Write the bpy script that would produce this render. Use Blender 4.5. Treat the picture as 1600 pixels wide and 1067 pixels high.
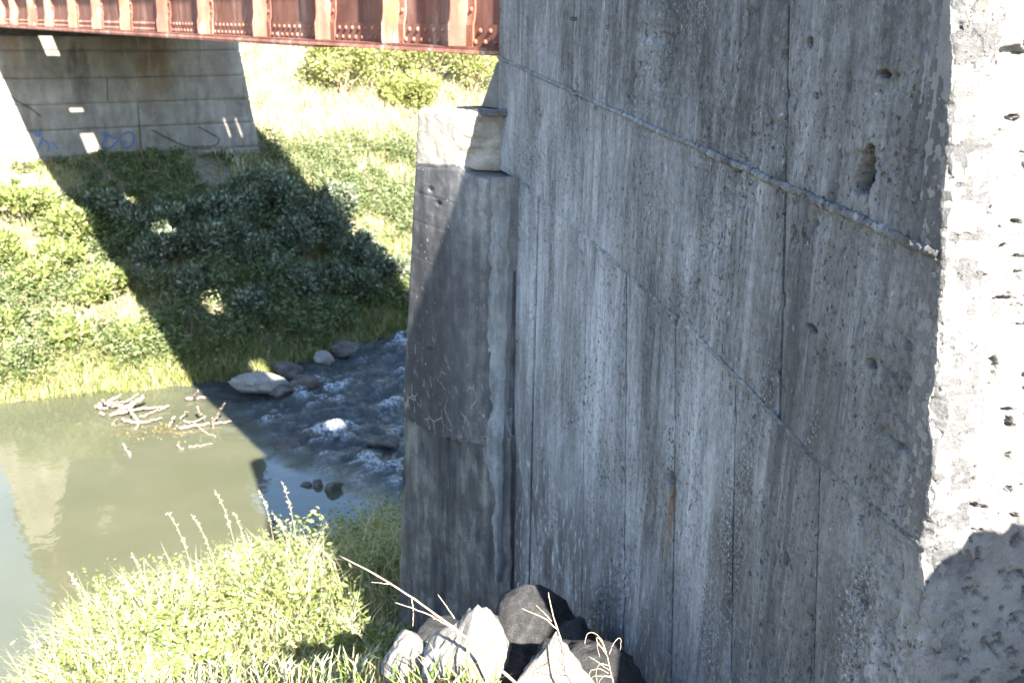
import bpy, bmesh, math, random
import numpy as np
from mathutils import Matrix, Vector, noise as mnoise

for o in list(bpy.data.objects): bpy.data.objects.remove(o)
scene = bpy.context.scene
rng = np.random.default_rng(7); random.seed(7)

# ------------------------------------------------------------------ camera
F = 1565.0                                    # focal length in photo pixels (1600 wide)
PITCH, ROLL = math.radians(17.8), math.radians(1.06)
EYE = np.array([0.0, 0.0, 7.84])              # water is z = 0
def _rx(a): c, s = math.cos(a), math.sin(a); return np.array([[1,0,0],[0,c,-s],[0,s,c]])
def _rz(a): c, s = math.cos(a), math.sin(a); return np.array([[c,-s,0],[s,c,0],[0,0,1]])
CM = _rx(math.pi/2 - PITCH) @ _rz(ROLL)
cam_d = bpy.data.cameras.new('camera'); cam = bpy.data.objects.new('camera', cam_d)
scene.collection.objects.link(cam); scene.camera = cam
cam_d.sensor_width = 36.0; cam_d.lens = 36.0*F/1600.0
cam_d.clip_start = 0.05; cam_d.clip_end = 2000
m4 = Matrix([list(CM[0])+[EYE[0]], list(CM[1])+[EYE[1]], list(CM[2])+[EYE[2]], [0,0,0,1]])
cam.matrix_world = m4
cam_d.dof.use_dof = True; cam_d.dof.focus_distance = 3.3; cam_d.dof.aperture_fstop = 5.2

def ray(x, y):
    x = np.asarray(x, float); y = np.asarray(y, float)
    d = np.stack([(x-800)/F, -(y-533.5)/F, -np.ones_like(x+y)], -1) if (x.ndim or y.ndim) else np.array([(x-800)/F, -(y-533.5)/F, -1.0])
    return d @ CM.T
def at(x, y, zc): return EYE + ray(x, y)*np.asarray(zc)[..., None] if np.ndim(zc) else EYE + ray(x, y)*zc
def on_plane(x, y, p0, n):
    r = ray(x, y); k = np.dot(p0-EYE, n)/(r @ n)
    return EYE + r*(k[..., None] if np.ndim(k) else k)
def proj(p):
    q = (np.asarray(p)-EYE) @ CM
    return np.stack([800+F*q[..., 0]/-q[..., 2], 533.5-F*q[..., 1]/-q[..., 2]], -1)
def hz(v): v = np.array([v[0], v[1], 0.0]); return v/np.linalg.norm(v)

# bridge axis g (horizontal) / gs (with its slight fall), river runs along gr, wall along w
gs = ray(-300, 24); gs /= np.linalg.norm(gs)
g = hz(gs); gl = np.array([-g[1], g[0], 0.0]); gr = -gl
w = hz(ray(381, -89)); wl = np.array([-w[1], w[0], 0.0])
UP = np.array([0, 0, 1.0])

# ------------------------------------------------------------------ light
SUN_EL = math.radians(34)
SUN_AZ = math.atan2(w[0], w[1]) - math.radians(8.2)      # direction the light travels
S = np.array([math.sin(SUN_AZ)*math.cos(SUN_EL), math.cos(SUN_AZ)*math.cos(SUN_EL), -math.sin(SUN_EL)])
world = bpy.data.worlds.new('World'); scene.world = world; world.use_nodes = True
wn = world.node_tree.nodes; sky = wn.new('ShaderNodeTexSky'); sky.sky_type = 'NISHITA'; sky.sun_disc = False
sky.sun_elevation = SUN_EL; sky.sun_rotation = (SUN_AZ + math.pi) % (2*math.pi)
sky.air_density = 1.0; sky.dust_density = 0.3; sky.ozone_density = 2.2
world.node_tree.links.new(sky.outputs[0], wn['Background'].inputs[0]); wn['Background'].inputs[1].default_value = 0.084
sd = bpy.data.lights.new('sun', 'SUN'); sd.energy = 5.0; sd.angle = math.radians(0.53); sd.color = (1.0, 0.95, 0.87)
sun = bpy.data.objects.new('sun', sd); scene.collection.objects.link(sun)
sun.rotation_euler = Vector(S).to_track_quat('-Z', 'Y').to_euler(); sun.location = (4, -8, 14)
vs = scene.view_settings; vs.view_transform = 'Standard'; vs.look = 'None'; vs.gamma = 1.0; vs.use_curve_mapping = False
vs.exposure = 3.12

# ------------------------------------------------------------------ helpers
def fast_mesh(name, V, Fc, smooth=False):
    V = np.ascontiguousarray(V, np.float32).reshape(-1, 3); Fc = np.ascontiguousarray(Fc, np.int32)
    k = Fc.shape[1]; me = bpy.data.meshes.new(name)
    me.vertices.add(len(V)); me.vertices.foreach_set('co', V.ravel())
    me.loops.add(Fc.size); me.loops.foreach_set('vertex_index', Fc.ravel())
    me.polygons.add(len(Fc)); me.polygons.foreach_set('loop_start', np.arange(0, Fc.size, k, dtype=np.int32))
    me.polygons.foreach_set('loop_total', np.full(len(Fc), k, np.int32))
    if smooth: me.polygons.foreach_set('use_smooth', np.ones(len(Fc), bool))
    me.update(calc_edges=True); return me
def link(name, me, mat, parent=None):
    o = bpy.data.objects.new(name, me); scene.collection.objects.link(o)
    if mat is not None: me.materials.append(mat)
    if parent is not None: o.parent = parent
    return o
def tag(o, label=None, cat=None, group=None, kind=None):
    if label: o['label'] = label
    if cat: o['category'] = cat
    if group: o['group'] = group
    if kind: o['kind'] = kind
    return o
def thing(name, base, label, cat, group=None, rotz=0.0):
    o = bpy.data.objects.new(name, None); o.empty_display_size = 0.1; scene.collection.objects.link(o)
    o.location = base; o.rotation_euler = (0, 0, rotz); return tag(o, label, cat, group)
class MB:                                            # collects quads
    def __init__(s): s.V = []; s.F = []; s.n = 0
    def add(s, V, Fc):
        V = np.asarray(V, float).reshape(-1, 3); Fc = np.asarray(Fc, int)
        if Fc.shape[1] == 3: Fc = np.concatenate([Fc, Fc[:, 2:3]], 1)
        s.V.append(V); s.F.append(Fc+s.n); s.n += len(V)
    def box(s, lo, hi, M=None, o=None):
        x0, y0, z0 = lo; x1, y1, z1 = hi
        V = np.array([[x0,y0,z0],[x1,y0,z0],[x1,y1,z0],[x0,y1,z0],[x0,y0,z1],[x1,y0,z1],[x1,y1,z1],[x0,y1,z1]], float)
        if M is not None: V = V @ np.asarray(M).T
        if o is not None: V = V + o
        s.add(V, [[0,3,2,1],[4,5,6,7],[0,1,5,4],[1,2,6,5],[2,3,7,6],[3,0,4,7]])
    def build(s, name, mat, parent=None, base=None, smooth=False):
        V = np.concatenate(s.V); Fc = np.concatenate(s.F)
        if base is not None: V = V-base
        me = bpy.data.meshes.new(name)
        fl = [tuple(f) if f[2] != f[3] else tuple(f[:3]) for f in Fc.tolist()]
        me.from_pydata(V.tolist(), [], fl)
        if smooth: me.polygons.foreach_set('use_smooth', np.ones(len(fl), bool))
        return link(name, me, mat, parent)
def _h(ix, iy, seed):
    n = (ix.astype(np.int64)*374761393 + iy.astype(np.int64)*668265263 + seed*974634777) & 0xffffffff
    n = ((n ^ (n >> 13))*1274126177) & 0xffffffff
    return ((n ^ (n >> 16)) & 0xffff)/65535.0
def vn(x, y, seed=0):
    x = np.asarray(x, float); y = np.asarray(y, float); x, y = np.broadcast_arrays(x, y)
    ix = np.floor(x); iy = np.floor(y); fx = x-ix; fy = y-iy
    fx = fx*fx*(3-2*fx); fy = fy*fy*(3-2*fy)
    a = _h(ix, iy, seed); b = _h(ix+1, iy, seed); c = _h(ix, iy+1, seed); d = _h(ix+1, iy+1, seed)
    return (a*(1-fx)+b*fx)*(1-fy)+(c*(1-fx)+d*fx)*fy
def fbm(x, y, seed=0, oc=4):
    x = np.asarray(x, float); y = np.asarray(y, float)
    r = 0; a = .5; t = 0
    for i in range(oc): r = r+a*vn(x*2**i+i*17.3, y*2**i-i*9.1, seed+i); t += a; a *= .5
    return r/t
def ss(a, b, x): x = np.clip((np.asarray(x, float)-a)/(b-a), 0, 1); return x*x*(3-2*x)
def grid_slab(name, P, th, mat, parent, base, R=None, smooth=True):
    """displaced front grid P[ny,nx,3] with a skirt of thickness th; local = R^T (P-base)"""
    ny, nx = P.shape[:2]; idx = np.arange(ny*nx).reshape(ny, nx)
    Fq = np.stack([idx[:-1, :-1], idx[:-1, 1:], idx[1:, 1:], idx[1:, :-1]], -1).reshape(-1, 4)
    loop = np.concatenate([idx[0, :], idx[1:, -1], idx[-1, -2::-1], idx[-2:0:-1, 0]])
    V = P.reshape(-1, 3); L = V[loop]; n0 = len(V); k = len(loop)
    V = np.concatenate([V, L, L+th]); i = np.arange(k); j = (i+1) % k
    Fs = np.stack([n0+i, n0+k+i, n0+k+j, n0+j], -1)
    V = V-base
    if R is not None: V = V @ R
    me = fast_mesh(name, V, np.concatenate([Fq, Fs]), smooth)
    o = link(name, me, mat, parent)
    sm = np.ones(len(me.polygons), bool); sm[len(Fq):] = False
    me.polygons.foreach_set('use_smooth', sm); return o
def tube(mb, pts, rad, nseg=6, wob=0.0):
    pts = np.asarray(pts, float); rad = np.broadcast_to(np.asarray(rad, float), (len(pts),)).copy()
    t = np.gradient(pts, axis=0); t /= np.linalg.norm(t, axis=1)[:, None]+1e-9
    ref = np.array([0.3, 0.2, 1.0]); a = np.cross(t, ref); a /= np.linalg.norm(a, axis=1)[:, None]+1e-9; b = np.cross(t, a)
    an = np.arange(nseg)*2*math.pi/nseg
    rr = rad[:, None]*(1+wob*(rng.random((len(pts), nseg))-.5))
    V = pts[:, None]+a[:, None]*(np.cos(an)*rr)[..., None]+b[:, None]*(np.sin(an)*rr)[..., None]
    n = len(pts); idx = np.arange(n*nseg).reshape(n, nseg); r = np.roll(idx, -1, 1)
    Fq = np.stack([idx[:-1], r[:-1], r[1:], idx[1:]], -1).reshape(-1, 4)
    V = np.concatenate([V.reshape(-1, 3), pts[:1], pts[-1:]])
    c0 = np.stack([r[0], idx[0], np.full(nseg, n*nseg), np.full(nseg, n*nseg)], -1)
    c1 = np.stack([idx[-1], r[-1], np.full(nseg, n*nseg+1), np.full(nseg, n*nseg+1)], -1)
    mb.add(V, np.concatenate([Fq, c0, c1]))
def smooth_path(pts, n=24):
    pts = np.asarray(pts, float); d = np.r_[0, np.cumsum(np.linalg.norm(np.diff(pts, axis=0), axis=1))]
    q = np.linspace(0, d[-1], n); P = np.stack([np.interp(q, d, pts[:, i]) for i in range(3)], 1)
    for _ in range(2): P[1:-1] = (P[:-2]+2*P[1:-1]+P[2:])/4
    return P

# ------------------------------------------------------------------ node helper
class NT:
    def __init__(s, name):
        s.mat = bpy.data.materials.new(name); s.mat.use_nodes = True; s.t = s.mat.node_tree; s.N = s.t.nodes
        s.b = s.N['Principled BSDF']; s.out = s.N['Material Output']
        s.tc = s.N.new('ShaderNodeTexCoord'); s.obj = s.tc.outputs['Object']
        s.geo = s.N.new('ShaderNodeNewGeometry')
    def put(s, sock, v):
        if hasattr(v, 'is_output'): s.t.links.new(v, sock)
        elif isinstance(v, (tuple, list)) and len(v) == 3 and len(getattr(sock, 'default_value', (0,)*3)) == 4: sock.default_value = (*v, 1)
        else: sock.default_value = v
    def mp(s, sc=(1,1,1), loc=(0,0,0), rot=(0,0,0), vec=None):
        n = s.N.new('ShaderNodeMapping'); s.put(n.inputs[0], vec or s.obj)
        n.inputs['Scale'].default_value = sc; n.inputs['Location'].default_value = loc; n.inputs['Rotation'].default_value = rot
        return n.outputs[0]
    def nz(s, vec=None, scale=1, detail=4, rough=.55, dist=0):
        n = s.N.new('ShaderNodeTexNoise'); s.put(n.inputs['Vector'], vec or s.obj)
        n.inputs['Scale'].default_value = scale; n.inputs['Detail'].default_value = detail
        n.inputs['Roughness'].default_value = rough; n.inputs['Distortion'].default_value = dist
        return n.outputs[0]
    def vo(s, vec=None, scale=1, feature='F1', out=0):
        n = s.N.new('ShaderNodeTexVoronoi'); n.feature = feature; s.put(n.inputs['Vector'], vec or s.obj); n.inputs['Scale'].default_value = scale
        return n.outputs[out]
    def rp(s, fac, stops, interp='LINEAR'):
        n = s.N.new('ShaderNodeValToRGB'); s.put(n.inputs[0], fac); cr = n.color_ramp; cr.interpolation = interp
        while len(cr.elements) < len(stops): cr.elements.new(.5)
        for e, (p, c) in zip(cr.elements, stops):
            e.position = p; e.color = (c, c, c, 1) if not isinstance(c, (tuple, list)) else (*c, 1)
        return n.outputs[0]
    def mx(s, fac, a, b, mode='MIX'):
        n = s.N.new('ShaderNodeMix'); n.data_type = 'RGBA'; n.blend_type = mode
        s.put(n.inputs[0], fac); s.put(n.inputs[6], a); s.put(n.inputs[7], b); return n.outputs[2]
    def mt(s, op, a, b=0.0, c=None, clamp=False):
        n = s.N.new('ShaderNodeMath'); n.operation = op; n.use_clamp = clamp; s.put(n.inputs[0], a); s.put(n.inputs[1], b)
        if c is not None: s.put(n.inputs[2], c)
        return n.outputs[0]
    def mr(s, v, a, b, c=0.0, d=1.0):
        n = s.N.new('ShaderNodeMapRange'); n.interpolation_type = 'SMOOTHSTEP'
        s.put(n.inputs[0], v); n.inputs[1].default_value = a; n.inputs[2].default_value = b; n.inputs[3].default_value = c; n.inputs[4].default_value = d
        return n.outputs[0]
    def xyz(s, vec=None):
        n = s.N.new('ShaderNodeSeparateXYZ'); s.put(n.inputs[0], vec or s.obj); return n.outputs
    def bump(s, h, strength=.5, dist=.01, nrm=None):
        n = s.N.new('ShaderNodeBump'); s.put(n.inputs['Height'], h); n.inputs['Strength'].default_value = strength; n.inputs['Distance'].default_value = dist
        if nrm is not None: s.put(n.inputs['Normal'], nrm)
        return n.outputs[0]
    def rnd(s): return s.geo.outputs['Random Per Island']
    def fin(s, col, rough=.9, nrm=None, spec=.25):
        s.put(s.b.inputs['Base Color'], col); s.put(s.b.inputs['Roughness'], rough); s.b.inputs['Specular IOR Level'].default_value = spec
        if nrm is not None: s.put(s.b.inputs['Normal'], nrm)
        return s.mat

# ------------------------------------------------------------------ materials
def mat_wall():
    m = NT('board_marked_concrete'); O = m.obj; X, Y, Z = m.xyz()
    oi = m.N.new('ShaderNodeObjectInfo'); rnd = oi.outputs['Random']
    sh = m.N.new('ShaderNodeCombineXYZ'); m.put(sh.inputs[0], m.mt('MULTIPLY', rnd, 23.0)); m.put(sh.inputs[2], m.mt('MULTIPLY', rnd, 7.0))
    va = m.N.new('ShaderNodeVectorMath'); va.operation = 'ADD'; m.put(va.inputs[0], O); m.put(va.inputs[1], sh.outputs[0]); Q = va.outputs[0]   # every panel was cast against its own boards
    warp = m.nz(m.mp((2.5, 1, 2.5)), 1, 3)
    st1 = m.nz(m.mp((7, 1, .8), vec=Q), 1, 8, .68, .45)
    st2 = m.nz(m.mp((30, 1, 4.0), (3, 0, 1), vec=Q), 1, 7, .74, .3)
    st3 = m.nz(m.mp((130, 1, 34), vec=Q), 1, 5, .78)
    gr_ = m.nz(m.mp((34, 34, 26)), 1, 9, .84)
    blo = m.nz(m.mp((1.5, 1, 1.1), (5, 0, 2), (0, .5, 0)), 1, 7, .62, .6)
    wedge = m.mr(m.nz(m.mp((2.6, 1, .75), (1, 0, 3), (0, .62, 0)), 1, 5, .55, .5), .46, .60)
    brd = m.vo(m.mp((7.3, .0001, .0001), vec=Q), 1, 'F1', 1); brdv = m.N.new('ShaderNodeRGBToBW'); m.put(brdv.inputs[0], brd)
    v = m.mt('ADD', m.mt('MULTIPLY', st1, .30), m.mt('MULTIPLY', st2, .30)); v = m.mt('ADD', v, m.mt('MULTIPLY', blo, .30))
    v = m.mt('ADD', v, m.mt('MULTIPLY', st3, .18)); v = m.mt('ADD', v, m.mt('MULTIPLY', gr_, .42)); v = m.mt('ADD', v, m.mt('MULTIPLY', brdv.outputs[0], .05))
    v = m.mt('ADD', v, m.mt('MULTIPLY', m.mt('SUBTRACT', rnd, .5), .035)); v = m.mt('ADD', v, m.mt('MULTIPLY', m.mt('SUBTRACT', wedge, .5), .045))
    v = m.mt('ADD', v, m.mr(Z, .85, 1.6, 0.0, -.045)); v = m.mt('ADD', v, m.mr(X, .3, 3.6, -.03, .035))
    col = m.rp(v, [(.625, (.036, .035, .035)), (.69, (.080, .079, .077)), (.755, (.143, .143, .142)), (.82, (.215, .217, .219)), (.91, (.34, .345, .35))])
    edge = m.mt('MULTIPLY', m.mr(X, 1.5, .0), m.mr(m.nz(m.mp((3, 1, .9)), 1, 5), .3, .62))
    col = m.mx(m.mt('MULTIPLY', edge, .6), col, m.mx(m.nz(m.mp((34, 1, 24)), 1, 8, .82), (.052, .048, .046), (.175, .166, .156)))
    lime = m.mt('MULTIPLY', m.mr(m.nz(m.mp((16, 1, .8), (9, 0, 4), vec=Q), 1, 7, .68, .3), .55, .70), m.mr(m.nz(m.mp((1.2, 1, 1.2), (2, 0, 7)), 1, 3), .4, .62))
    col = m.mx(m.mt('MULTIPLY', lime, .5), col, (.42, .43, .44))
    dk = m.mt('MULTIPLY', m.mr(m.nz(m.mp((11, 1, .45), (1, 0, 9), vec=Q), 1, 6, .66, .3), .52, .66), m.mr(m.nz(m.mp((.9, 1, .8), (6, 0, 3)), 1, 3), .42, .62))
    col = m.mx(m.mt('MULTIPLY', dk, .85), col, (.048, .048, .050))
    # honeycombed patches: dark voids between pale stones
    hc = m.mt('MULTIPLY', m.mr(m.nz(m.mp((3.4, 1, 1.1), (3, 0, 8), (0, .75, 0)), 1, 4, .6), .53, .63), m.mr(m.nz(m.mp((1, 1, 1), (8, 0, 1)), 1, 2), .42, .55))
    hv = m.nz(m.mp((95, 95, 80)), 1, 3, .7)
    col = m.mx(m.mt('MULTIPLY', hc, m.mr(hv, .47, .36)), col, (.035, .033, .032)); col = m.mx(m.mt('MULTIPLY', m.mt('MULTIPLY', hc, m.mr(hv, .56, .66)), .8), col, (.42, .42, .42))
    fl = m.mr(m.nz(m.mp((60, 60, 24)), 1, 4, .7), .62, .72)
    col = m.mx(m.mt('MULTIPLY', fl, .5), col, (.44, .44, .43))
    po = m.mr(m.nz(m.mp((110, 110, 70), (4, 1, 2)), 1, 2, .6), .345, .27)
    col = m.mx(m.mt('MULTIPLY', po, .75), col, (.035, .033, .03))
    po2 = m.mt('MULTIPLY', m.mr(m.nz(m.mp((52, 52, 36), (7, 2, 2)), 1, 3, .65), .40, .335), m.mr(m.nz(m.mp((2.2, 1, 2.2), (4, 0, 6)), 1, 3), .40, .55))
    col = m.mx(m.mt('MULTIPLY', po2, .8), col, (.03, .028, .026))
    ft = m.mt('MULTIPLY', m.mr(Z, -.4, -1.3), m.mr(X, .9, 2.2))
    col = m.mx(m.mt('MULTIPLY', ft, m.mr(m.nz(m.mp((4, 1, 2)), 1, 4), .3, .6)), col, (.066, .064, .066))
    salt = m.mt('MULTIPLY', ft, m.mr(m.nz(m.mp((28, 1, 9), (3, 0, 3)), 1, 5, .65), .54, .66))
    col = m.mx(m.mt('MULTIPLY', salt, .75), col, (.45, .46, .48))
    rx, rz = RUST
    ru = m.mt('MULTIPLY', m.mr(m.mt('ABSOLUTE', m.mt('SUBTRACT', X, m.mt('ADD', rx, m.mt('MULTIPLY', m.mt('SUBTRACT', warp, .5), .02)))), .03, .006), m.mt('MULTIPLY', m.mr(Z, rz+.02, rz-.03), m.mr(Z, rz-.5, rz-.1)))
    col = m.mx(m.mt('MULTIPLY', ru, .75), col, (.12, .062, .026))
    li = m.mt('MULTIPLY', m.mr(m.nz(O, 26, 3, .6), .64, .7), m.mt('MULTIPLY', m.mr(X, 1.3, .2), m.mr(Z, .7, 1.5)))
    col = m.mx(m.mt('MULTIPLY', li, .45), col, (.17, .15, .055))
    ha = m.N.new('ShaderNodeAttribute'); ha.attribute_name = 'broken'; hk = ha.outputs['Fac']
    col = m.mx(m.mt('MULTIPLY', hk, .9), col, m.mx(m.mr(m.nz(O, 70, 4, .7), .4, .65), (.010, .009, .007), (.055, .049, .038)))     # dirt and gravel in the broken pockets, darkened further to suggest recess shade
    hgt = m.mt('ADD', m.mt('MULTIPLY', st3, .6), m.mt('MULTIPLY', gr_, 1.0))
    hgt = m.mt('SUBTRACT', hgt, m.mt('ADD', m.mt('MULTIPLY', po, 1.2), m.mt('MULTIPLY', po2, 2.5))); hgt = m.mt('ADD', hgt, m.mt('MULTIPLY', st2, .8)); hgt = m.mt('ADD', hgt, m.mt('MULTIPLY', m.mt('MULTIPLY', hc, hv), 3.0))
    hgt = m.mt('ADD', hgt, m.mt('MULTIPLY', m.mt('MULTIPLY', edge, m.nz(O, 60, 5, .75)), 2.6))
    return m.fin(col, .88, m.bump(hgt, .9, .008), .3)
def mat_rough(name, dark, mid, light, sc=1.0, stain=(.1, .07, .04), stain_amt=.35, bump=.8, bd=.02, vert=.35):
    m = NT(name); O = m.obj
    a = m.nz(O, 2.2*sc, 7, .62, .3); b = m.nz(m.mp((9*sc, 9*sc, 9*sc*vert), (3, 1, 2)), 1, 6, .6); c = m.nz(O, 60*sc, 5, .7)
    v = m.mt('ADD', m.mt('ADD', m.mt('MULTIPLY', a, .45), m.mt('MULTIPLY', b, .35)), m.mt('MULTIPLY', c, .25))
    col = m.rp(v, [(.38, dark), (.53, mid), (.68, light)])
    s1 = m.mr(m.nz(m.mp((3*sc, 3*sc, 3*sc*vert), (7, 3, 5)), 1, 5, .6), .52, .7)
    col = m.mx(m.mt('MULTIPLY', s1, stain_amt), col, stain)
    po = m.mr(m.vo(O, 48*sc), .22, .08)
    h = m.mt('ADD', m.mt('MULTIPLY', c, 1.0), m.mt('MULTIPLY', m.nz(O, 22*sc, 6, .7), 1.0)); h = m.mt('SUBTRACT', h, m.mt('MULTIPLY', po, .5))
    return m.fin(col, .92, m.bump(h, bump, bd), .2)
def mat_coat():                                   # dark weathered abutment skin with pale chips and root traces
    m = NT('blackened_concrete'); O = m.obj
    a = m.nz(m.mp((3.2, 3.2, .35)), 1, 6, .6, .2); b = m.nz(O, 9, 6, .65); c = m.nz(O, 90, 4, .7)
    v = m.mt('ADD', m.mt('ADD', m.mt('MULTIPLY', a, .6), m.mt('MULTIPLY', b, .3)), m.mt('MULTIPLY', c, .15))
    col = m.rp(v, [(.40, (.014, .014, .016)), (.52, (.030, .030, .032)), (.63, (.070, .069, .067)), (.76, (.19, .18, .17))])
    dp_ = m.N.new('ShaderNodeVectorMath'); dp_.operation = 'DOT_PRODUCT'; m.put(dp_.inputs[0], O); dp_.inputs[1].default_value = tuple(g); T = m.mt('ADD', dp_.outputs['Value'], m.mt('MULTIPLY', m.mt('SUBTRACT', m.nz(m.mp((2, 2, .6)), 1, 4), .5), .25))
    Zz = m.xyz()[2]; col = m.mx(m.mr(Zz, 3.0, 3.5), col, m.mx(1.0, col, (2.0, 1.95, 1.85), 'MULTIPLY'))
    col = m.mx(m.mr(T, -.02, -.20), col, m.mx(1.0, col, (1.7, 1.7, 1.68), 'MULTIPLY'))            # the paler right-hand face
    chip = m.mt('MULTIPLY', m.mr(m.nz(O, 26, 3, .6), .66, .71), m.mr(m.nz(O, 2.6, 3), .46, .6))
    col = m.mx(chip, col, (.36, .34, .30))
    X, Y, Z = m.xyz()
    rt = m.mr(m.vo(m.mp((8, 8, 6.5), vec=m.mx(.10, O, m.N.new('ShaderNodeTexNoise').outputs[1])), 1, 'DISTANCE_TO_EDGE'), .035, .008)
    rt = m.mt('MULTIPLY', rt, m.mt('MULTIPLY', m.mr(Z, 2.55, 2.25), m.mr(m.nz(O, 4.5, 4, .7), .47, .56)))
    col = m.mx(m.mt('MULTIPLY', rt, .75), col, (.24, .22, .19))
    return m.fin(col, .85, m.bump(m.mt('ADD', b, m.mt('MULTIPLY', c, .6)), .5, .01), .3)
def mat_rust(name, k, og_amt, pal_amt):
    m = NT(name); O = m.obj
    a = m.nz(m.mp((2.6, 2.6, 1.4)), 1, 6, .65, .4); b = m.nz(m.mp((7, 7, .8)), 1, 6, .65); c = m.nz(O, 40, 5, .7)
    v = m.mt('ADD', m.mt('MULTIPLY', a, .6), m.mt('MULTIPLY', b, .4))
    col = m.rp(v, [(p, tuple(q*k for q in cc)) for p, cc in ((.36, (.095, .036, .026)), (.47, (.165, .064, .044)), (.56, (.235, .108, .076)), (.66, (.34, .20, .155)))])
    og = m.mr(m.nz(m.mp((3, 3, 1.2), (4, 4, 4)), 1, 6, .65), .52, .70)
    col = m.mx(m.mt('MULTIPLY', og, og_amt), col, (.27*k, .105*k, .03*k))
    pal = m.mr(m.nz(m.mp((4, 4, 2), (9, 2, 4)), 1, 5, .65), .58, .70)
    col = m.mx(m.mt('MULTIPLY', pal, pal_amt), col, (.46, .37, .31))
    col = m.mx(m.mt('MULTIPLY', m.mr(c, .55, .75), .4), col, (.08, .032, .024))
    return m.fin(col, .8, m.bump(m.mt('ADD', c, a), .4, .006), .25)
def mat_leaf(name, stops, trans=.35, rough=.6):
    m = NT(name); col = m.rp(m.rnd(), stops)
    m.fin(col, rough, None, .25)
    tr = m.N.new('ShaderNodeBsdfTranslucent'); m.put(tr.inputs[0], m.mx(1.0, col, (1.0, 1.0, .55), 'MULTIPLY'))
    ms = m.N.new('ShaderNodeMixShader'); ms.inputs[0].default_value = trans
    m.t.links.new(m.b.outputs[0], ms.inputs[1]); m.t.links.new(tr.outputs[0], ms.inputs[2]); m.t.links.new(ms.outputs[0], m.out.inputs[0])
    return m.mat
def mat_plain(name, c0, c1, sc=20, rough=.8, spec=.25, bump=.3, stretch=(1,1,1)):
    m = NT(name); v = m.nz(m.mp(stretch), sc, 5, .6); col = m.rp(v, [(.32, c0), (.68, c1)])
    return m.fin(col, rough, m.bump(v, bump, .01), spec)
def mat_ground():
    m = NT('bank_soil'); O = m.obj
    a = m.nz(O, .8, 6, .6); b = m.nz(O, 7, 6, .65); c = m.nz(O, 45, 4, .7)
    col = m.rp(m.mt('ADD', m.mt('MULTIPLY', a, .5), m.mt('MULTIPLY', b, .5)), [(.36, (.10, .08, .05)), (.5, (.20, .17, .115)), (.62, (.32, .28, .19)), (.75, (.20, .20, .10))])
    col = m.mx(m.mr(c, .6, .75), col, (.27, .24, .19))
    return m.fin(col, .95, m.bump(m.mt('ADD', b, c), .9, .04), .1)
def mat_water():
    m = NT('murky_river_water'); O = m.obj
    at_ = m.N.new('ShaderNodeAttribute'); at_.attribute_name = 'foam'; fo = at_.outputs['Fac']
    at2 = m.N.new('ShaderNodeAttribute'); at2.attribute_name = 'rapid'; ra = at2.outputs['Fac']
    a = m.nz(O, .5, 4); col = m.rp(a, [(.3, (.064, .067, .040)), (.7, (.078, .079, .050))])
    col = m.mx(m.mt('MULTIPLY', ra, .8), col, (.035, .043, .047))
    fm = m.mt('MULTIPLY', fo, m.mr(m.nz(O, 14, 5, .7), .4, .62))
    col = m.mx(fm, col, (.62, .66, .70))
    calm = m.nz(m.mp((3.0, 3.0, 1)), 1, 3, .5); rip = m.nz(m.mp((11, 11, 1)), 1, 5, .65, .3)
    h = m.mt('ADD', m.mt('MULTIPLY', calm, .05), m.mt('MULTIPLY', m.mt('MULTIPLY', rip, ra), 1.3))
    m.fin(col, m.mt('ADD', m.mt('ADD', .035, m.mt('MULTIPLY', ra, .05)), m.mt('MULTIPLY', fm, .5)), m.bump(h, 1.0, .09), .5)
    m.b.inputs['IOR'].default_value = 1.45
    return m.mat
M = {}
M['ground'] = mat_ground(); M['water'] = mat_water(); M['rust'] = mat_rust('rusty_red_steel', 1.0, .7, .6); M['rust_web'] = mat_rust('dark_rust_web', .62, .75, .25); M['rust_pale'] = mat_rust('dusty_sunlit_flange', 1.7, .15, 1.0); M['coat'] = mat_coat()  # rust_pale: dusty flange colour, paled further to stand in for sunlight
M['cap'] = mat_rough('pale_cast_concrete', (.20, .175, .14), (.33, .30, .25), (.46, .43, .37), 1.2, (.15, .11, .07), .35)
M['stem'] = mat_rough('streaked_footing_concrete', (.030, .030, .031), (.080, .078, .074), (.24, .225, .195), 1.5, (.028, .028, .03), .85, .7, .012, .12)
M['mortar'] = mat_rough('smeared_mortar', (.12, .12, .118), (.23, .23, .225), (.36, .36, .355), 2.0, (.06, .055, .05), .45, .9, .02, .25)
M['endface'] = mat_rough('broken_end_concrete', (.21, .195, .18), (.27, .255, .24), (.34, .325, .305), 2.2, (.15, .105, .08), .2, 1.0, .02, .8)
M['pier0'] = mat_rough('stained_pier_concrete', (.13, .115, .095), (.235, .215, .19), (.33, .315, .285), .55, (.16, .095, .045), .5, .5, .015, .45)
M['crack'] = mat_plain('crack_dark', (.03, .027, .024), (.06, .055, .05), 30)
M['graf'] = mat_plain('blue_spray_paint', (.05, .09, .22), (.09, .16, .36), 9, .6)
M['dark_steel'] = mat_plain('dark_bearing_steel', (.03, .03, .032), (.08, .075, .07), 18, .6, .4)
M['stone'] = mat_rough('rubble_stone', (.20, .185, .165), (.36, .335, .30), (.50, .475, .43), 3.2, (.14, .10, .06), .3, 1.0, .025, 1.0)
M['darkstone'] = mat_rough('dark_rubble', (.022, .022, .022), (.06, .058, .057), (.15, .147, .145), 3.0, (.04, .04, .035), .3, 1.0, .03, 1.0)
M['wetstone'] = mat_rough('river_stone', (.05, .045, .04), (.12, .11, .095), (.24, .22, .19), 2.5, (.06, .05, .03), .3, .8, .02, 1.0)
M['pink'] = mat_plain('pink_ballast', (.22, .14, .13), (.40, .29, .27), 30, .9)
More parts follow.
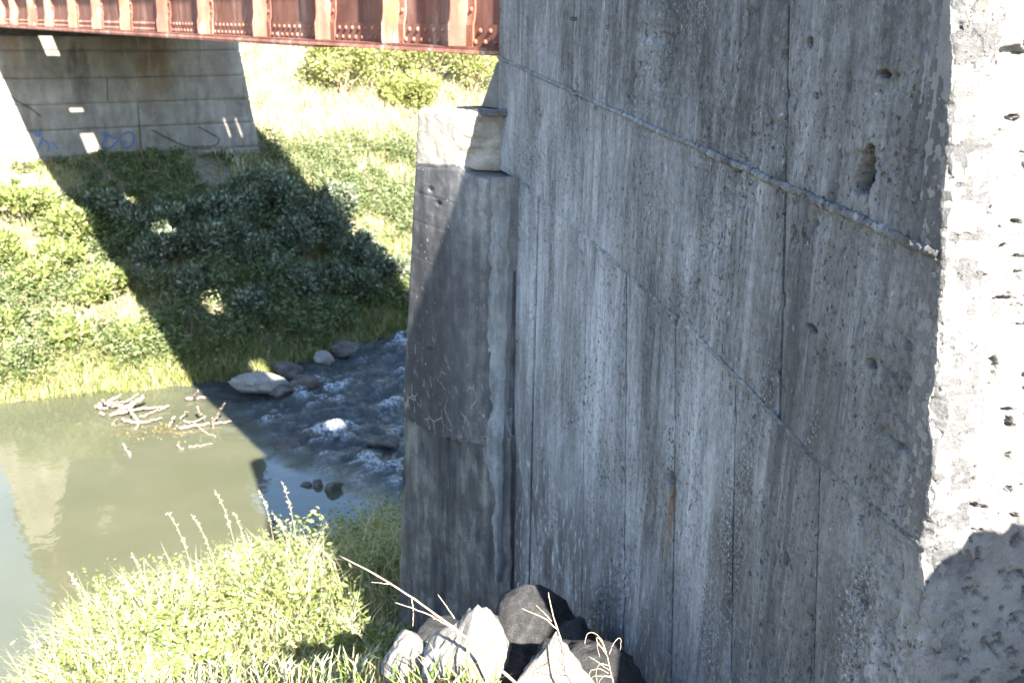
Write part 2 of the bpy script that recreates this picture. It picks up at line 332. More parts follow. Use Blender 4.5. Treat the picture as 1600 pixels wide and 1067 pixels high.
M['wood'] = mat_plain('bleached_driftwood', (.11, .082, .064), (.23, .185, .155), 14, .85, .2, .5, (1, 1, 1))
M['twig'] = mat_plain('dry_twig', (.20, .15, .10), (.36, .29, .21), 40, .8, .2, .4)
M['tie'] = mat_plain('timber_deck', (.05, .04, .03), (.11, .09, .07), 8, .9)
M['grass'] = mat_leaf('grass_blades', [(0, (.075, .13, .025)), (.35, (.13, .18, .04)), (.6, (.24, .24, .075)), (.85, (.38, .33, .16)), (1, (.42, .37, .22))], .3)
M['straw'] = mat_leaf('dry_grass', [(0, (.22, .24, .09)), (.3, (.38, .36, .19)), (.6, (.50, .46, .30)), (1, (.58, .54, .40))], .3)
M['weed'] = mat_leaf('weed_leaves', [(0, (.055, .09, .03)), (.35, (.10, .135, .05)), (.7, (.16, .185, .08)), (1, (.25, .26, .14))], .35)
M['weedlit'] = mat_leaf('sunlit_weed_leaves', [(0, (.085, .13, .03)), (.35, (.16, .20, .055)), (.7, (.26, .27, .10)), (1, (.38, .36, .19))], .4)  # yellowish leaves with sunlight put into the colour
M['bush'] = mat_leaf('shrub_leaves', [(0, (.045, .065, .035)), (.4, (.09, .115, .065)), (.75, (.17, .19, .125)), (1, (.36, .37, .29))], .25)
M['tree'] = mat_leaf('tree_leaves', [(0, (.13, .17, .05)), (.4, (.25, .28, .09)), (.75, (.38, .37, .15)), (1, (.48, .44, .24))], .45)
M['flower'] = mat_leaf('small_pale_flowers', [(0, (.30, .30, .22)), (1, (.46, .45, .38))], .3)
M['fallen'] = mat_leaf('fallen_leaves', [(0, (.16, .09, .03)), (.5, (.24, .16, .06)), (1, (.20, .18, .10))], .2)

# ------------------------------------------------------------------ terrain
def st_of(p): return p @ g, p @ gr
def far_line(t): return np.interp(t, [-20, 2, 5, 7.5, 9, 11, 30], [22.4, 22.3, 21.5, 21.2, 21.5, 22.3, 23.0])
W0 = at(780, 90, 6.27)                                # far top of the wall
WTOP = 7.985
def gz(s, t, rough=True):
    s = np.asarray(s, float); t = np.asarray(t, float)
    zn = 5.46-.59*(s-2.88); zn = np.minimum(zn, 5.85+.03*vn(s*1.5, t*1.5, 3)) - ss(4, 8, s)*np.clip(1.7-t, 0, 3)*.85 - .5*ss(3.3, 4.3, s)*ss(8.4, 6.4, s)*ss(1.4, 2.2, t)
    zf = .49*(s-far_line(t)); zf = np.where(zf > 9, 9+(zf-9)*.25, zf)
    n = (fbm(s*.8, t*.8, 11)-.5)*.35 + ((fbm(s*4, t*4, 21, 3)-.5)*.10 if rough else 0)
    near = zn+n*np.clip((s-2.5)/3, .15, 1); far = zf+n
    bed = -.8+0*s; z = np.maximum(np.maximum(near, far), bed)
    # fill behind the wall, under the approach
    px_ = s*g[0]+t*gr[0]-W0[0]; py_ = s*g[1]+t*gr[1]-W0[1]
    dn = -(px_*wl[0]+py_*wl[1]); a = px_*w[0]+py_*w[1]
    z = z-1.0*ss(.95, .35, -dn)*ss(-.05, .02, -dn)*ss(1.2, 2.2, s)*ss(6.0, 4.6, s)
    fill = ss(.5, 1.1, dn)*ss(-3.6, -2.4, a)*ss(6.2, 5.7, s)
    return z*(1-fill)+np.maximum(z, 7.8)*fill
sv = np.r_[np.arange(-60, -8, 4), np.arange(-8, 27, .2), np.arange(27, 50, .5), np.arange(50, 260, 8)]
tv = np.r_[np.arange(-150, -12, 6), np.arange(-12, 17, .2), np.arange(17, 150, 6)]
SS, TT = np.meshgrid(sv, tv, indexing='ij'); ZZ = gz(SS, TT)
P = SS[..., None]*g+TT[..., None]*gr+ZZ[..., None]*UP
idx = np.arange(P.shape[0]*P.shape[1]).reshape(P.shape[:2])
Fq = np.stack([idx[:-1, :-1], idx[1:, :-1], idx[1:, 1:], idx[:-1, 1:]], -1).reshape(-1, 4)
tag(link('ground', fast_mesh('ground', P, Fq, True), M['ground']), kind='structure')
# unseen mound added right of the camera, shaped to shade the wall end's foot
mv = np.linspace(-1, 1, 90); A, B = np.meshgrid(mv, mv, indexing='ij'); r = np.sqrt(A*A+B*B)
MC = np.array([1.88, .95, 5.0])
mz = 2.35*ss(1.0, .40, r)+(fbm(A*5, B*5, 5)-.5)*.26*ss(1, .6, r)+(fbm(A*18, B*18, 15)-.5)*.14*ss(1, .6, r)
P = MC+np.stack([A*1.0, B*.9, mz], -1); idx = np.arange(8100).reshape(90, 90)
Fq = np.stack([idx[:-1, :-1], idx[1:, :-1], idx[1:, 1:], idx[:-1, 1:]], -1).reshape(-1, 4)
tag(link('shadow_mound', fast_mesh('shadow_mound', P, Fq, True), M['ground']), kind='structure')

# ------------------------------------------------------------------ river
ws = np.arange(10.6, 25.2, .06); wt = np.r_[np.arange(-80, 3.6, 1.2), np.arange(3.6, 13.6, .06), np.arange(13.6, 90, 1.2)]
SS, TT = np.meshgrid(ws, wt, indexing='ij')
rap = ss(5.6, 7.4, TT+.35*(SS-17)*.5+.8*(fbm(SS*.7, TT*.7, 2)-.5))
fl = fbm(SS*1.3+2*fbm(TT*.5, SS*.5, 9), TT*.75, 31, 4)                 # standing waves, longer across the flow
ch = fbm(SS*5, TT*3.4, 41, 3)
zw = rap*((fl-.5)*.42+(ch-.5)*.26)
sp = np.exp(-(((SS-16.9)/.55)**2+((TT-7.35)/.42)**2))                 # water piling over a hidden rock
zw += sp*.13*(.6+.8*ch)
step = ss(8.6, 8.0, TT)*rap*.0; zw += step
foam = np.clip(rap*ss(.52, .68, fl)*ss(.42, .6, ch)*.9+sp*1.0*ss(.38, .6, ch)+np.exp(-(((SS-16.2)/.7)**2+((TT-8.6)/.35)**2))*.8*ss(.4, .6, ch), 0, 1)
P = SS[..., None]*g+TT[..., None]*gr+zw[..., None]*UP
idx = np.arange(P.shape[0]*P.shape[1]).reshape(P.shape[:2])
Fq = np.stack([idx[:-1, :-1], idx[1:, :-1], idx[1:, 1:], idx[:-1, 1:]], -1).reshape(-1, 4)
me = fast_mesh('river_water', P, Fq, True)
for nm, arr in (('foam', foam), ('rapid', rap)):
    a_ = me.attributes.new(nm, 'FLOAT', 'POINT'); a_.data.foreach_set('value', np.ascontiguousarray(arr.ravel(), np.float32))
tag(link('river_water', me, M['water']), kind='structure')

# ------------------------------------------------------------------ the long concrete wall
WP = lambda x, y: on_plane(x, y, W0, wl)
WB = WP(1442.0, 1067.0)
WR = np.stack([w, wl, UP], 1)                           # local axes as columns
RUST = tuple(((WP(1049.0, 748.0)-WB) @ WR)[[0, 2]])
M['wall'] = mat_wall()
y1 = lambda x: np.interp(x, [760, 780, 910, 1222, 1330, 1472, 1520], [81, 90, 150, 290, 336, 401, 423])
y2 = lambda x: np.interp(x, [760, 780, 805, 945, 1100, 1215, 1280, 1450, 1520], [248, 262, 276, 395, 535, 655, 725, 862, 918])
def xe(y):                                              # broken vertical edge of the near end
    y = np.asarray(y, float)
    b = np.interp(y, [-80, 0, 200, 400, 480, 560, 600, 740, 760, 860, 940, 1067, 1300], [1499, 1495, 1485, 1475, 1472, 1466, 1466, 1460, 1455, 1450, 1445, 1442, 1436])
    return b+(fbm(y/60, y*0+3, 77, 2)-.5)*4
def chip(h):                                            # how far the corner is knocked off, metres
    return .004+.030*np.clip(fbm(h*9, h*0+2, 79, 4)-.45, 0, 1)*2+.012*np.clip(fbm(h*45, h*0+5, 80, 3)-.4, 0, 1)*2
def top_y(x):                                           # photo row where the wall's top edge runs
    lo = np.full_like(np.asarray(x, float), -400.0); hi = np.full_like(lo, 120.0)
    for _ in range(40):
        mid = (lo+hi)/2; z = WP(x, mid)[..., 2]; up_ = z > WTOP; lo = np.where(up_, mid, lo); hi = np.where(up_, hi, mid)
    return hi
HOLES = [(1352, 264, 17, 46, .095, 1), (1379, 116, 10, 7, .05, 2), (1265, 66, 5, 9, .022, 2), (1268, 513, 9, 6, .05, 2), (1360, 569, 7, 8, .05, 2),
         (1046, 747, 6, 11, .05, 2), (1350, 930, 9, 30, .018, 1), (1229, 872, 4, 12, .022, 2), (895, 30, 6, 3, .02, 2), (948, 43, 3, 3, .015, 2),
         (933, 846, 3, 3, .014, 2), (1152, 757, 2, 6, .015, 2), (1037, 60, 6, 12, .010, 1), (1274, 150, 4, 6, .014, 2), (1419, 540, 8, 8, .012, 1),
         (1400, 690, 22, 5, .010, 1), (1004, 50, 8, 16, .008, 1), (1170, 30, 10, 25, .008, 1), (1285, 500, 4, 12, .008, 1), (1372, 140, 5, 8, .008, 1)]
HL = []
for hx, hy, rx_, ry_, dp, kind in HOLES:
    c = (WP(float(hx), float(hy))-WB) @ WR; e = (WP(float(hx+rx_), float(hy))-WB) @ WR; f_ = (WP(float(hx), float(hy+ry_))-WB) @ WR
    HL.append((c[0], c[2], abs(e[0]-c[0]), abs(f_[2]-c[2]), dp, kind))
def wall_disp(a, h):
    bi = np.floor(a/.137+.25*(vn(a*0, h*.05)-.5)); off = (_h(bi, bi*0, 5)-.5)*.0028*ss(.0, .5, a)
    fr = np.abs((a/.137) % 1.0); gap = -.0018*np.exp(-(np.minimum(fr, 1-fr)/.03)**2)
    d = off+gap+(fbm(a*34, h*1.6, 8, 3)-.5)*.003*ss(.0, .5, a)+(fbm(a*1.7, h*1.3, 9, 3)-.5)*.012
    rot = a*.8+h*.6
    hc = ss(.55, .68, fbm(rot*4.5, (a*.6-h*.8)*1.1, 51, 3))*ss(.42, .58, fbm(a*1.3, h*1.3, 52, 2))       # honeycombed bands
    rghn = ss(.85, .0, a)
    pit = fbm(a*70, h*60, 53, 3)
    d = d-hc*.010*ss(.48, .66, pit)+hc*.004*(fbm(a*40, h*40, 54, 2)-.5)
    d = d+rghn*((fbm(a*26, h*22, 55, 4)-.5)*.0014-.009*ss(.60, .72, pit))
    d = d-.006*ss(.66, .75, fbm(a*22, h*15, 57, 3))*ss(3.5, .5, a)
    hole = np.zeros_like(d)
    for ca, ch_, ra, rh, dp, kind in HL:
        q = np.sqrt(((a-ca)/ra)**2+((h-ch_)/rh)**2); m_ = q < 2.2
        if not m_.any(): continue
        sk = (h-ch_)/rh; wv = 1.0-.30*np.clip(sk, -1, 1) if dp > .08 else 1.0            # the big pocket narrows upwards
        q = np.sqrt((((a-ca)/ra+.25*sk*(dp > .08))/wv)**2+sk**2)
        qq = q+(fbm(a*24+ca*9, h*24, 61, 3)-.5)*(.6 if kind == 1 else .4)
        k_ = np.where(m_, ss(1.05, .84, qq), 0); d = d-dp*k_*(.75+.5*fbm(a*60, h*60, 62, 3)); hole = np.maximum(hole, k_*min(1, dp/.05))
    return d, hole
wall = thing('concrete_wall', WB-UP*.9, 'long shaded board-marked concrete wall with streaks and a broken sunlit end', 'wall', rotz=math.atan2(w[1], w[0]))
wbase = WB-UP*.9
# (material coordinates are measured from WB: shift is folded in below)
def wall_panel(name, xl_top, xl_bot, xr_top, xr_bot, ytop, ybot, gl_, gr_, edge=False, px=2.2, gt=0, gb=0):
    """panel between two joint lines (x at y=ytop/ybot), top and bottom rows given as functions of x"""
    ym = .5*(np.mean(ytop(np.array([xl_top, xr_top])))+np.mean(ybot(np.array([xl_bot, xr_bot]))))
    width = max(xr_top, xr_bot)-min(xl_top, xl_bot)
    nx = max(10, int(width/px)); yt = ytop(np.array([xl_top, xr_top])); yb = ybot(np.array([xl_bot, xr_bot])); ny = int(max(yb-yt)/px)
    U, V = np.meshgrid(np.linspace(0, 1, nx), np.linspace(0, 1, ny))
    for it in range(3):
        if it == 0: Y = yt.mean()+(yb.mean()-yt.mean())*V
        f = V
        xl_ = xl_top+(xl_bot-xl_top)*f; xr_ = xr_top+(xr_bot-xr_top)*f
        if edge: xr_ = xe(Y)
        X = xl_+(xr_-xl_)*U; Y = ytop(X)+(ybot(X)-ytop(X))*V
    Q = WP(X, Y); L = (Q-WB) @ WR; d, hole = wall_disp(L[..., 0], L[..., 2])
    n_ = 3.0/nx
    d = d-gl_*ss(n_*1.1, 0, U)-(0 if edge else gr_*ss(n_*1.1, 0, 1-U))
    if edge: ch2 = chip(L[..., 2]); ds = np.abs(L[..., 0]-L[:, -1:, 0]); d = d-np.clip(ch2-ds, 0, 1)*.9*(.75+.5*fbm(L[..., 0]*60, L[..., 2]*60, 71, 3))
    Q = Q+wl*d[..., None]
    o = grid_slab(name, Q, -wl*.10, M['wall'], wall, WB, WR)
    at_ = o.data.attributes.new('broken', 'FLOAT', 'POINT'); vals = np.zeros(len(o.data.vertices), np.float32); vals[:hole.size] = hole.ravel(); at_.data.foreach_set('value', vals)
    return o
cl = lambda v: (lambda x: np.full_like(np.asarray(x, float), v))
# upper course (2), middle course (2), lower course (7)
wp = []
wp.append(wall_panel('form_panel', 780, 780, 1226.3, 1220.3, top_y, y1, .0, .010))
wp.append(wall_panel('form_panel', 1229.3, 1223.3, 1496, 1472, top_y, y1, .010, 0, True))
wp.append(wall_panel('form_panel', 780, 779, 1219.6, 1211, y1, y2, .0, .012))
wp.append(wall_panel('form_panel', 1223.4, 1215, 1473, 1450, y1, y2, .012, 0, True))
LOW = [(806, 782, 1.5, .016), (839, 821, 1.3, .010), (916, 904, .4, .004), (977, 970, .8, .008), (1053, 1045, 1.0, .010), (1144, 1138, 1.0, .010), (1277, 1264, 1.3, .012)]
ybl = lambda x: np.interp(x, [780, 840, 910, 975, 1050, 1140, 1270, 1450], [1010, 1050, 1085, 1110, 1140, 1160, 1190, 1230])
for i, (xt, xb, yb_, gd) in enumerate(LOW):
    if i+1 < len(LOW):
        x2, x2b, gp, g2 = LOW[i+1]; wp.append(wall_panel('form_panel', xt+yb_, xb+yb_, x2-gp, x2b-gp, y2, ybl, gd, g2))
    else: wp.append(wall_panel('form_panel', xt, xb, 1450, 1438, y2, ybl, gd, 0, True))
for o in wp: o.location = (0, 0, .9)                    # parent sits at the foot; mesh (and its texture) is measured from WB
# fins of concrete squeezed out between the pours
def fin(name, yf, x0, x1, r0, r1, seed, xend):
    xs = np.linspace(x0, x1, 900); Q = WP(xs, yf(xs)+(fbm(xs/30, xs*0, seed, 3)-.5)*5*(xs/1500)); L = (Q-WB) @ WR
    rad = r0+(r1-r0)*np.linspace(0, 1, 900)
    an = np.linspace(-.25*math.pi, 1.25*math.pi, 9)
    V = np.zeros((900, 9, 3))
    for k, a_ in enumerate(an):
        rr = rad*(.15+1.3*fbm(L[:, 0]*70, k*2.3+L[:, 0]*0, seed+3, 4)+.5*fbm(L[:, 0]*5, L[:, 0]*0, seed+7, 3))
        V[:, k] = Q+UP*(np.cos(a_)*rr*.8)[:, None]+wl*((.45+math.sin(a_))*rr*.75-.004)[:, None]
    n = 900*9; idx = np.arange(n).reshape(900, 9)
    Fq = np.stack([idx[:-1, :-1], idx[1:, :-1], idx[1:, 1:], idx[:-1, 1:]], -1).reshape(-1, 4)
    o = link(name, fast_mesh(name, (V-WB) @ WR, Fq, True), M['wall'], wall); o.location = (0, 0, .9); return o
fin('pour_joint_fin', y1, 779, 1470, .012, .0145, 101, 0)
fin('pour_joint_fin', y2, 781, 1446, .009, .0085, 131, 0)
# solid core behind the panels
aN = [((WP(xe(float(y))+0.0, float(y))-WB) @ WR)[0] for y in (-20, 1200)]
aF = ((WP(780.0, 90.0)-WB) @ WR)[0]
zt = WTOP-WB[2]-.004; zb = -2.4
core = MB()
xn0 = aN[0]+.05; xn1 = aN[1]+.05
V = np.array([[xn1, -.11, zb], [aF-.03, -.11, zb], [aF-.03, -1.5, zb], [xn1, -1.5, zb], [xn0, -.11, zt], [aF-.005, -.11, zt], [aF-.005, -1.5, zt], [xn0, -1.5, zt]])
core.add(V, [[0,3,2,1],[4,5,6,7],[0,1,5,4],[1,2,6,5],[2,3,7,6],[3,0,4,7]])
o = core.build('wall_core', M['wall'], wall); o.location = (0, 0, .9)
# coping strip so the top is closed up to the face
cp = MB(); cp.box((aN[0]+.04, -.115, zt-.09), (aF, -.012, zt-.001)); o = cp.build('wall_top', M['wall'], wall); o.location = (0, 0, .9)
# sunlit broken end
ys = np.linspace(top_y(np.array([1497.0]))[0]+.5, 1330, 460); cs = np.r_[np.linspace(0, .06, 24), np.linspace(.0632, .5, 140), np.linspace(.51, 1.5, 70)]
YY, CC = np.meshgrid(ys, cs, indexing='ij'); XX = xe(YY)
Q = WP(XX, YY)-wl*CC[..., None]
hh = Q[..., 2]; dd = (fbm(CC*6, hh*5, 81, 4)-.5)*.016+(fbm(CC*34, hh*30, 82, 4)-.5)*.014-.018*ss(.61, .70, fbm(CC*34, hh*60, 83, 3))*ss(.45, .62, fbm(CC*4, hh*3, 86, 2))-.03*ss(.67, .71, fbm(CC*20, hh*34, 84, 3))
dd = dd*ss(-.005, .03, CC)-np.clip(chip(hh-WB[2])-CC, 0, 1)*.9*(.75+.5*fbm(CC*60, hh*60, 85, 3))
Q = Q-w*dd[..., None]
end = grid_slab('broken_end', Q, w*.08, M['endface'], wall, WB, WR); end.location = (0, 0, .9)

# ------------------------------------------------------------------ near abutment
N0 = at(712, 400, 6.64); tN = N0 @ gr
NP = lambda x, y: on_plane(x, y, N0, gl)
abase = NP(690.0, 1000.0)
ab = thing('bridge_abutment', abase, 'blackened concrete abutment under the girder end with crumbling pale top', 'abutment')
xl = lambda y: np.interp(y, [150, 172, 255, 640, 652, 990, 1080], [642, 641, 636, 614, 612, 605, 602])
def np_grid(xa, xb, ya, yb, nx, ny, dispf):
    U, V = np.meshgrid(np.linspace(0, 1, nx), np.linspace(0, 1, ny)); Y = np.zeros_like(U)+500; X = U*0+700
    for _ in range(4):
        L_ = xa(Y); R_ = xb(Y); X = L_+(R_-L_)*U; Y = ya(X)+(yb(X)-ya(X))*V
    Q = NP(X, Y); u_ = Q @ g; return Q+gl*dispf(X, Y, u_, Q[..., 2], U, V)[..., None]
rough = lambda u_, z, amp, sd: (fbm(u_*9, z*9, sd, 4)-.5)*amp
ye = lambda x: np.interp(x, [590, 614, 640, 690, 720, 760, 800], [640, 643, 656, 683, 690, 694, 700])+(fbm(np.asarray(x)/7, np.asarray(x)*0, 91, 3)-.5)*8
rnd_edge = lambda U, r: -r*ss(.12, 0, U)**2
# cap block: smooth lit left half, broken away to the right
def d_cap(X, Y, u_, z, U, V):
    k = ss(710, 744, X+(fbm(u_*7, z*7, 95, 3)-.5)*26)
    return .0+rnd_edge(U, .10)-.36*k*(.55+.45*ss(178, 235, Y))+rough(u_, z, .015, 96)+k*((fbm(u_*14, z*14, 97, 4)-.5)*.13)-.02*ss(.06, 0, V)-.006*ss(.05, 0, 1-V)
o = grid_slab('cap_block', np_grid(xl, lambda y: 0*y+786, lambda x: np.interp(x, [636, 716, 790], [171, 174, 186])+(fbm(x/12, x*0, 99, 3)-.5)*5, lambda x: np.interp(x, [630, 716, 780], [258.5, 262, 290]), 90, 60, d_cap), gr*.60, M['cap'], ab, abase)
# upper stem: dark skin with form lines
FL = [(322, .0), (372, 0), (428, 0), (490, 0), (548, 0), (608, 0)]
def d_up(X, Y, u_, z, U, V):
    d = rnd_edge(U, .10)+rough(u_, z, .010, 106)-.008*ss(.02, 0, V)
    lev = NP(np.full(6, 650.0), np.array([300., 345, 400, 458, 520, 585]))[:, 2]
    for q in lev: d = d-.0028*np.exp(-((z-q)/.006)**2)
    for hx, hy in ((673, 296), (685, 318), (672, 546)): d = d-.03*np.exp(-(((X-hx)/3)**2+((Y-hy)/3)**2))
    return d-.03*ss(.86, 1.0, U+(fbm(u_*8, z*3, 107, 3)-.5)*.2)
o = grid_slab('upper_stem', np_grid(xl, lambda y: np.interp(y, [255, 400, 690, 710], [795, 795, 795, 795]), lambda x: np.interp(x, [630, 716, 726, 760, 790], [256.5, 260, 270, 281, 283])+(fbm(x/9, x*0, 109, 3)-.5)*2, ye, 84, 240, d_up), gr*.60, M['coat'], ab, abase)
def d_lo(X, Y, u_, z, U, V): return -.045*ss(735, 690, X)-.004+rnd_edge(U, .07)+rough(u_, z, .022, 116)-.02*ss(.62, .70, fbm(u_*5, z*1.6, 117, 3))
o = grid_slab('lower_stem', np_grid(lambda y: xl(y)-1.5, lambda y: 0*y+797, lambda x: ye(x)-14, lambda x: 0*x+1075, 90, 180, d_lo), gr*.40, M['stem'], ab, abase)
# smeared mortar closing the joint with the wall
def d_mo(X, Y, u_, z, U, V): return .028+rough(u_, z, .03, 126)-.05*ss(.15, 0, U)-.02*ss(.2, 0, 1-U)+(fbm(u_*30, z*26, 127, 3)-.5)*.02
xm = lambda y: np.interp(y, [275, 300, 430, 500, 560, 640, 720, 760, 830, 910], [772, 768, 766, 763, 768, 768, 757, 778, 772, 781])+(fbm(np.asarray(y)/22, np.asarray(y)*0, 129, 3)-.5)*9
xr_ = lambda y: np.interp(y, [275, 910], [799, 782])
o = grid_slab('mortar_strip', np_grid(xm, lambda y: np.maximum(xr_(y), xm(y)+3), lambda x: 0*x+277, lambda x: 0*x+908, 26, 260, d_mo), gr*.2, M['mortar'], ab, abase)
def prism_sz(poly_uz, t0, t1):                                         # polygon in (s,z) extruded along t
    n = len(poly_uz); A_ = [g*u_+UP*z+gr*t0 for u_, z in poly_uz]; B_ = [g*u_+UP*z+gr*t1 for u_, z in poly_uz]
    mb = MB(); V = np.array(A_+B_); Fc = [[i, (i+1) % n, (i+1) % n+n, i+n] for i in range(n)]
    if n == 4: Fc += [[3, 2, 1, 0], [4, 5, 6, 7]]
    mb.add(V, Fc); return mb
ut = NP(642.0, 174.0); ub = NP(603.0, 1075.0); uk = NP(788.0, 500.0)
ZCAP = ut[2]
mb = prism_sz([(uk @ g-.25, 1.6), (ub @ g-.04, 1.6), (ut @ g-.06, ZCAP-.012), (uk @ g-.25, ZCAP-.012)], tN+.55, tN+8.3)
mb.build('abutment_core', M['stem'], ab, abase)

# ------------------------------------------------------------------ bridge
G0 = at(778, 90, 6.64); gu = np.cross(gs, gl); GM = np.stack([gs, gl, gu], 1)        # local x along, y towards camera side, z up
rotG = Matrix(GM.tolist()).to_euler()
br = bpy.data.objects.new('girder_bridge', None); scene.collection.objects.link(br)
br.location = G0; br.rotation_euler = rotG; br.empty_display_size = .1
tag(br, 'riveted rusty red steel plate girder bridge crossing the river', 'bridge')
LEN = 36.0; HG = 1.75
def part(name, mat, *boxes):
    mb = MB()
    for lo, hi in boxes: mb.box(lo, hi)
    return mb.build(name, mat, br)
X0 = -.12
part('web_plate', M['rust_web'], ((X0, -.006, .01), (LEN, .006, HG)))
part('bottom_angle', M['rust_web'], ((X0, .006, .046), (LEN, .022, .205)), ((X0, .022, .046), (LEN, .17, .062)))
part('bottom_angle', M['rust_web'], ((X0, -.022, .046), (LEN, -.006, .205)), ((X0, -.17, .046), (LEN, -.022, .062)))
part('flange_plate', M['rust_pale'], ((X0, -.185, .022), (LEN, .185, .044)))
part('flange_plate', M['rust_pale'], ((2.65, -.178, .0), (LEN, .178, .020)))
part('top_flange', M['rust'], ((X0, -.18, HG+.002), (LEN, .18, HG+.04)))
# stiffeners at the photo's spacing, then on at an even pitch
def tip_x(k, out): return proj(G0+gs*k+gl*out+gu*.25)[0]
pos = []
for tx in (706, 601, 496, 398, 311, 247, 189, 145, 108, 71, 45, 17):
    lo, hi = -1.0, 40.0
    for _ in range(50):
        mid = (lo+hi)/2
        if tip_x(mid, .15) > tx: lo = mid
        else: hi = mid
    pos.append(lo)
pos = [pos[0]-1.05]+pos
while pos[-1] < LEN-2: pos.append(pos[-1]+1.75)
prof_z = [.064, .12, .20, .235, .29, .6, 1.0, HG]                   # crimped over the bottom angle
prof_o = [.0225, .0225, .0225, .013, .007, .007, .007, .007]
for k in pos:
    for sgn in (1, -1):
        mb = MB()
        for a_, b_ in zip(range(7), range(1, 8)):
            for (lo_y, hi_y, x0, x1) in ((0, .013, -.082, .006), (0, .15, .006, .018)):
                ya0, ya1 = (prof_o[a_]+lo_y)*sgn, (prof_o[a_]+hi_y+(.002 if hi_y > .1 and prof_z[a_] in (.12, .20) else 0))*sgn
                yb0, yb1 = (prof_o[b_]+lo_y)*sgn, (prof_o[b_]+hi_y+(.002 if hi_y > .1 and prof_z[b_] in (.12, .20) else 0))*sgn
                za, zb_ = prof_z[a_], prof_z[b_]
                mb.add([[k+x0, ya0, za], [k+x1, ya0, za], [k+x1, ya1, za], [k+x0, ya1, za], [k+x0, yb0, zb_], [k+x1, yb0, zb_], [k+x1, yb1, zb_], [k+x0, yb1, zb_]],
                       [[0,3,2,1],[4,5,6,7],[0,1,5,4],[1,2,6,5],[2,3,7,6],[3,0,4,7]])
        mb.build('stiffener', M['rust'], br)
# rivet heads
dome = []
ns = 8
for k, (rr, hh_) in enumerate(((1.0, 0), (.92, .35), (.6, .68))):
    for j in range(ns): dome.append((rr*math.cos(j*2*math.pi/ns), hh_, rr*math.sin(j*2*math.pi/ns)))
dome.append((0, .8, 0)); dome = np.array(dome); DF = []
for k in range(2):
    for j in range(ns): DF.append([k*ns+j, k*ns+(j+1) % ns, (k+1)*ns+(j+1) % ns, (k+1)*ns+j])
for j in range(ns): DF.append([2*ns+j, 2*ns+(j+1) % ns, 3*ns, 3*ns])
DF = np.array(DF); rv = []
R_ = .0195
for kx in np.arange(X0+.05, LEN-.1, .125):
    for zz, ox in ((.165, 0), (.092, .0625)):
        x_ = kx+ox
        if min(abs(x_-p-.01) for p in pos) < .035: continue
        rv.append((x_, .022, zz))
for k in pos:
    for zz in np.arange(.30, HG-.05, .115): rv.append((k-.045, .02, zz))
    for zz in np.arange(.30, HG-.05, .115): pass
V = (dome[None]*R_+np.array(rv)[:, None]).reshape(-1, 3); Fq = (DF[None]+np.arange(len(rv))[:, None, None]*len(dome)).reshape(-1, 4)
mb = MB(); mb.add(V, Fq); tag(mb.build('rivets', M['rust'], br, smooth=True), kind='stuff')
# inner girders
tG = G0 @ gr
for dt in (1.75, 3.7, 5.78):
    part('inner_girder', M['rust'], ((X0, -dt-.006, .05), (LEN, -dt+.006, HG)), ((X0, -dt-.17, 0), (LEN, -dt+.17, .045)), ((X0, -dt-.17, HG+.002), (LEN, -dt+.17, HG+.04)))
# timber deck with the open slots that let the sun through
uG = G0 @ g
hol = [(25.75, 26.8, 4.28, 4.66), (23.6, 23.98, 4.27, 4.66), (21.95, 22.95, 4.27, 4.66), (17.9, 18.7, 4.27, 4.62), (15.1, 16.1, 4.35, 4.78), (10.8, 11.85, 4.4, 4.82), (6.45, 8.1, 4.45, 4.98), (3.25, 4.1, 4.45, 4.95),
       (22.3, 23.35, 8.35, 8.43), (22.3, 23.35, 8.70, 8.78), (26.3, 26.5, 8.05, 8.15)]
us = sorted({-1.5, 37.0, *[h[0] for h in hol], *[h[1] for h in hol]}); ts = sorted({tG-.42, 9.75, *[h[2] for h in hol], *[h[3] for h in hol]})
mb = MB()
for a_, b_ in zip(us[:-1], us[1:]):
    run = None
    for c_, d_ in zip(ts[:-1], ts[1:]):
        um, tm = (a_+b_)/2, (c_+d_)/2
        if any(h[0] < um < h[1] and h[2] < tm < h[3] for h in hol): continue
        mb.box((a_-uG, -(d_-tG), HG+.045), (b_-uG-.002, -(c_-tG)-.0005, HG+.21))
mb.build('timber_deck', M['tie'], br)
# bearing under the girder end, and rubble on the abutment top
bt = thing('bridge_bearing', G0+gs*.22-gu*.3, 'dark steel bearing shoe on the abutment top beneath the girder end', 'bearing')
mb = MB()
gap = G0[2]-ZCAP
for lo, hi in (((-.30, -.20, .0), (.42, .20, .03)), ((-.22, -.16, .03), (.30, .16, .06))): mb.box(lo, hi, GM)
mb.build('base_plate', M['dark_steel'], bt)
mb = MB(); V = []
mb.add((np.array([[-.2,-.15,.07],[.22,-.15,.07],[.22,.15,.07],[-.2,.15,.07],[-.06,-.12,gap-.012],[.08,-.12,gap-.012],[.08,.12,gap-.012],[-.06,.12,gap-.012]]) @ GM.T), [[0,3,2,1],[4,5,6,7],[0,1,5,4],[1,2,6,5],[2,3,7,6],[3,0,4,7]])
mb.build('shoe', M['dark_steel'], bt)
bt.location = (G0-gs*.26)*np.array([1, 1, 0])+UP*(ZCAP-.008)

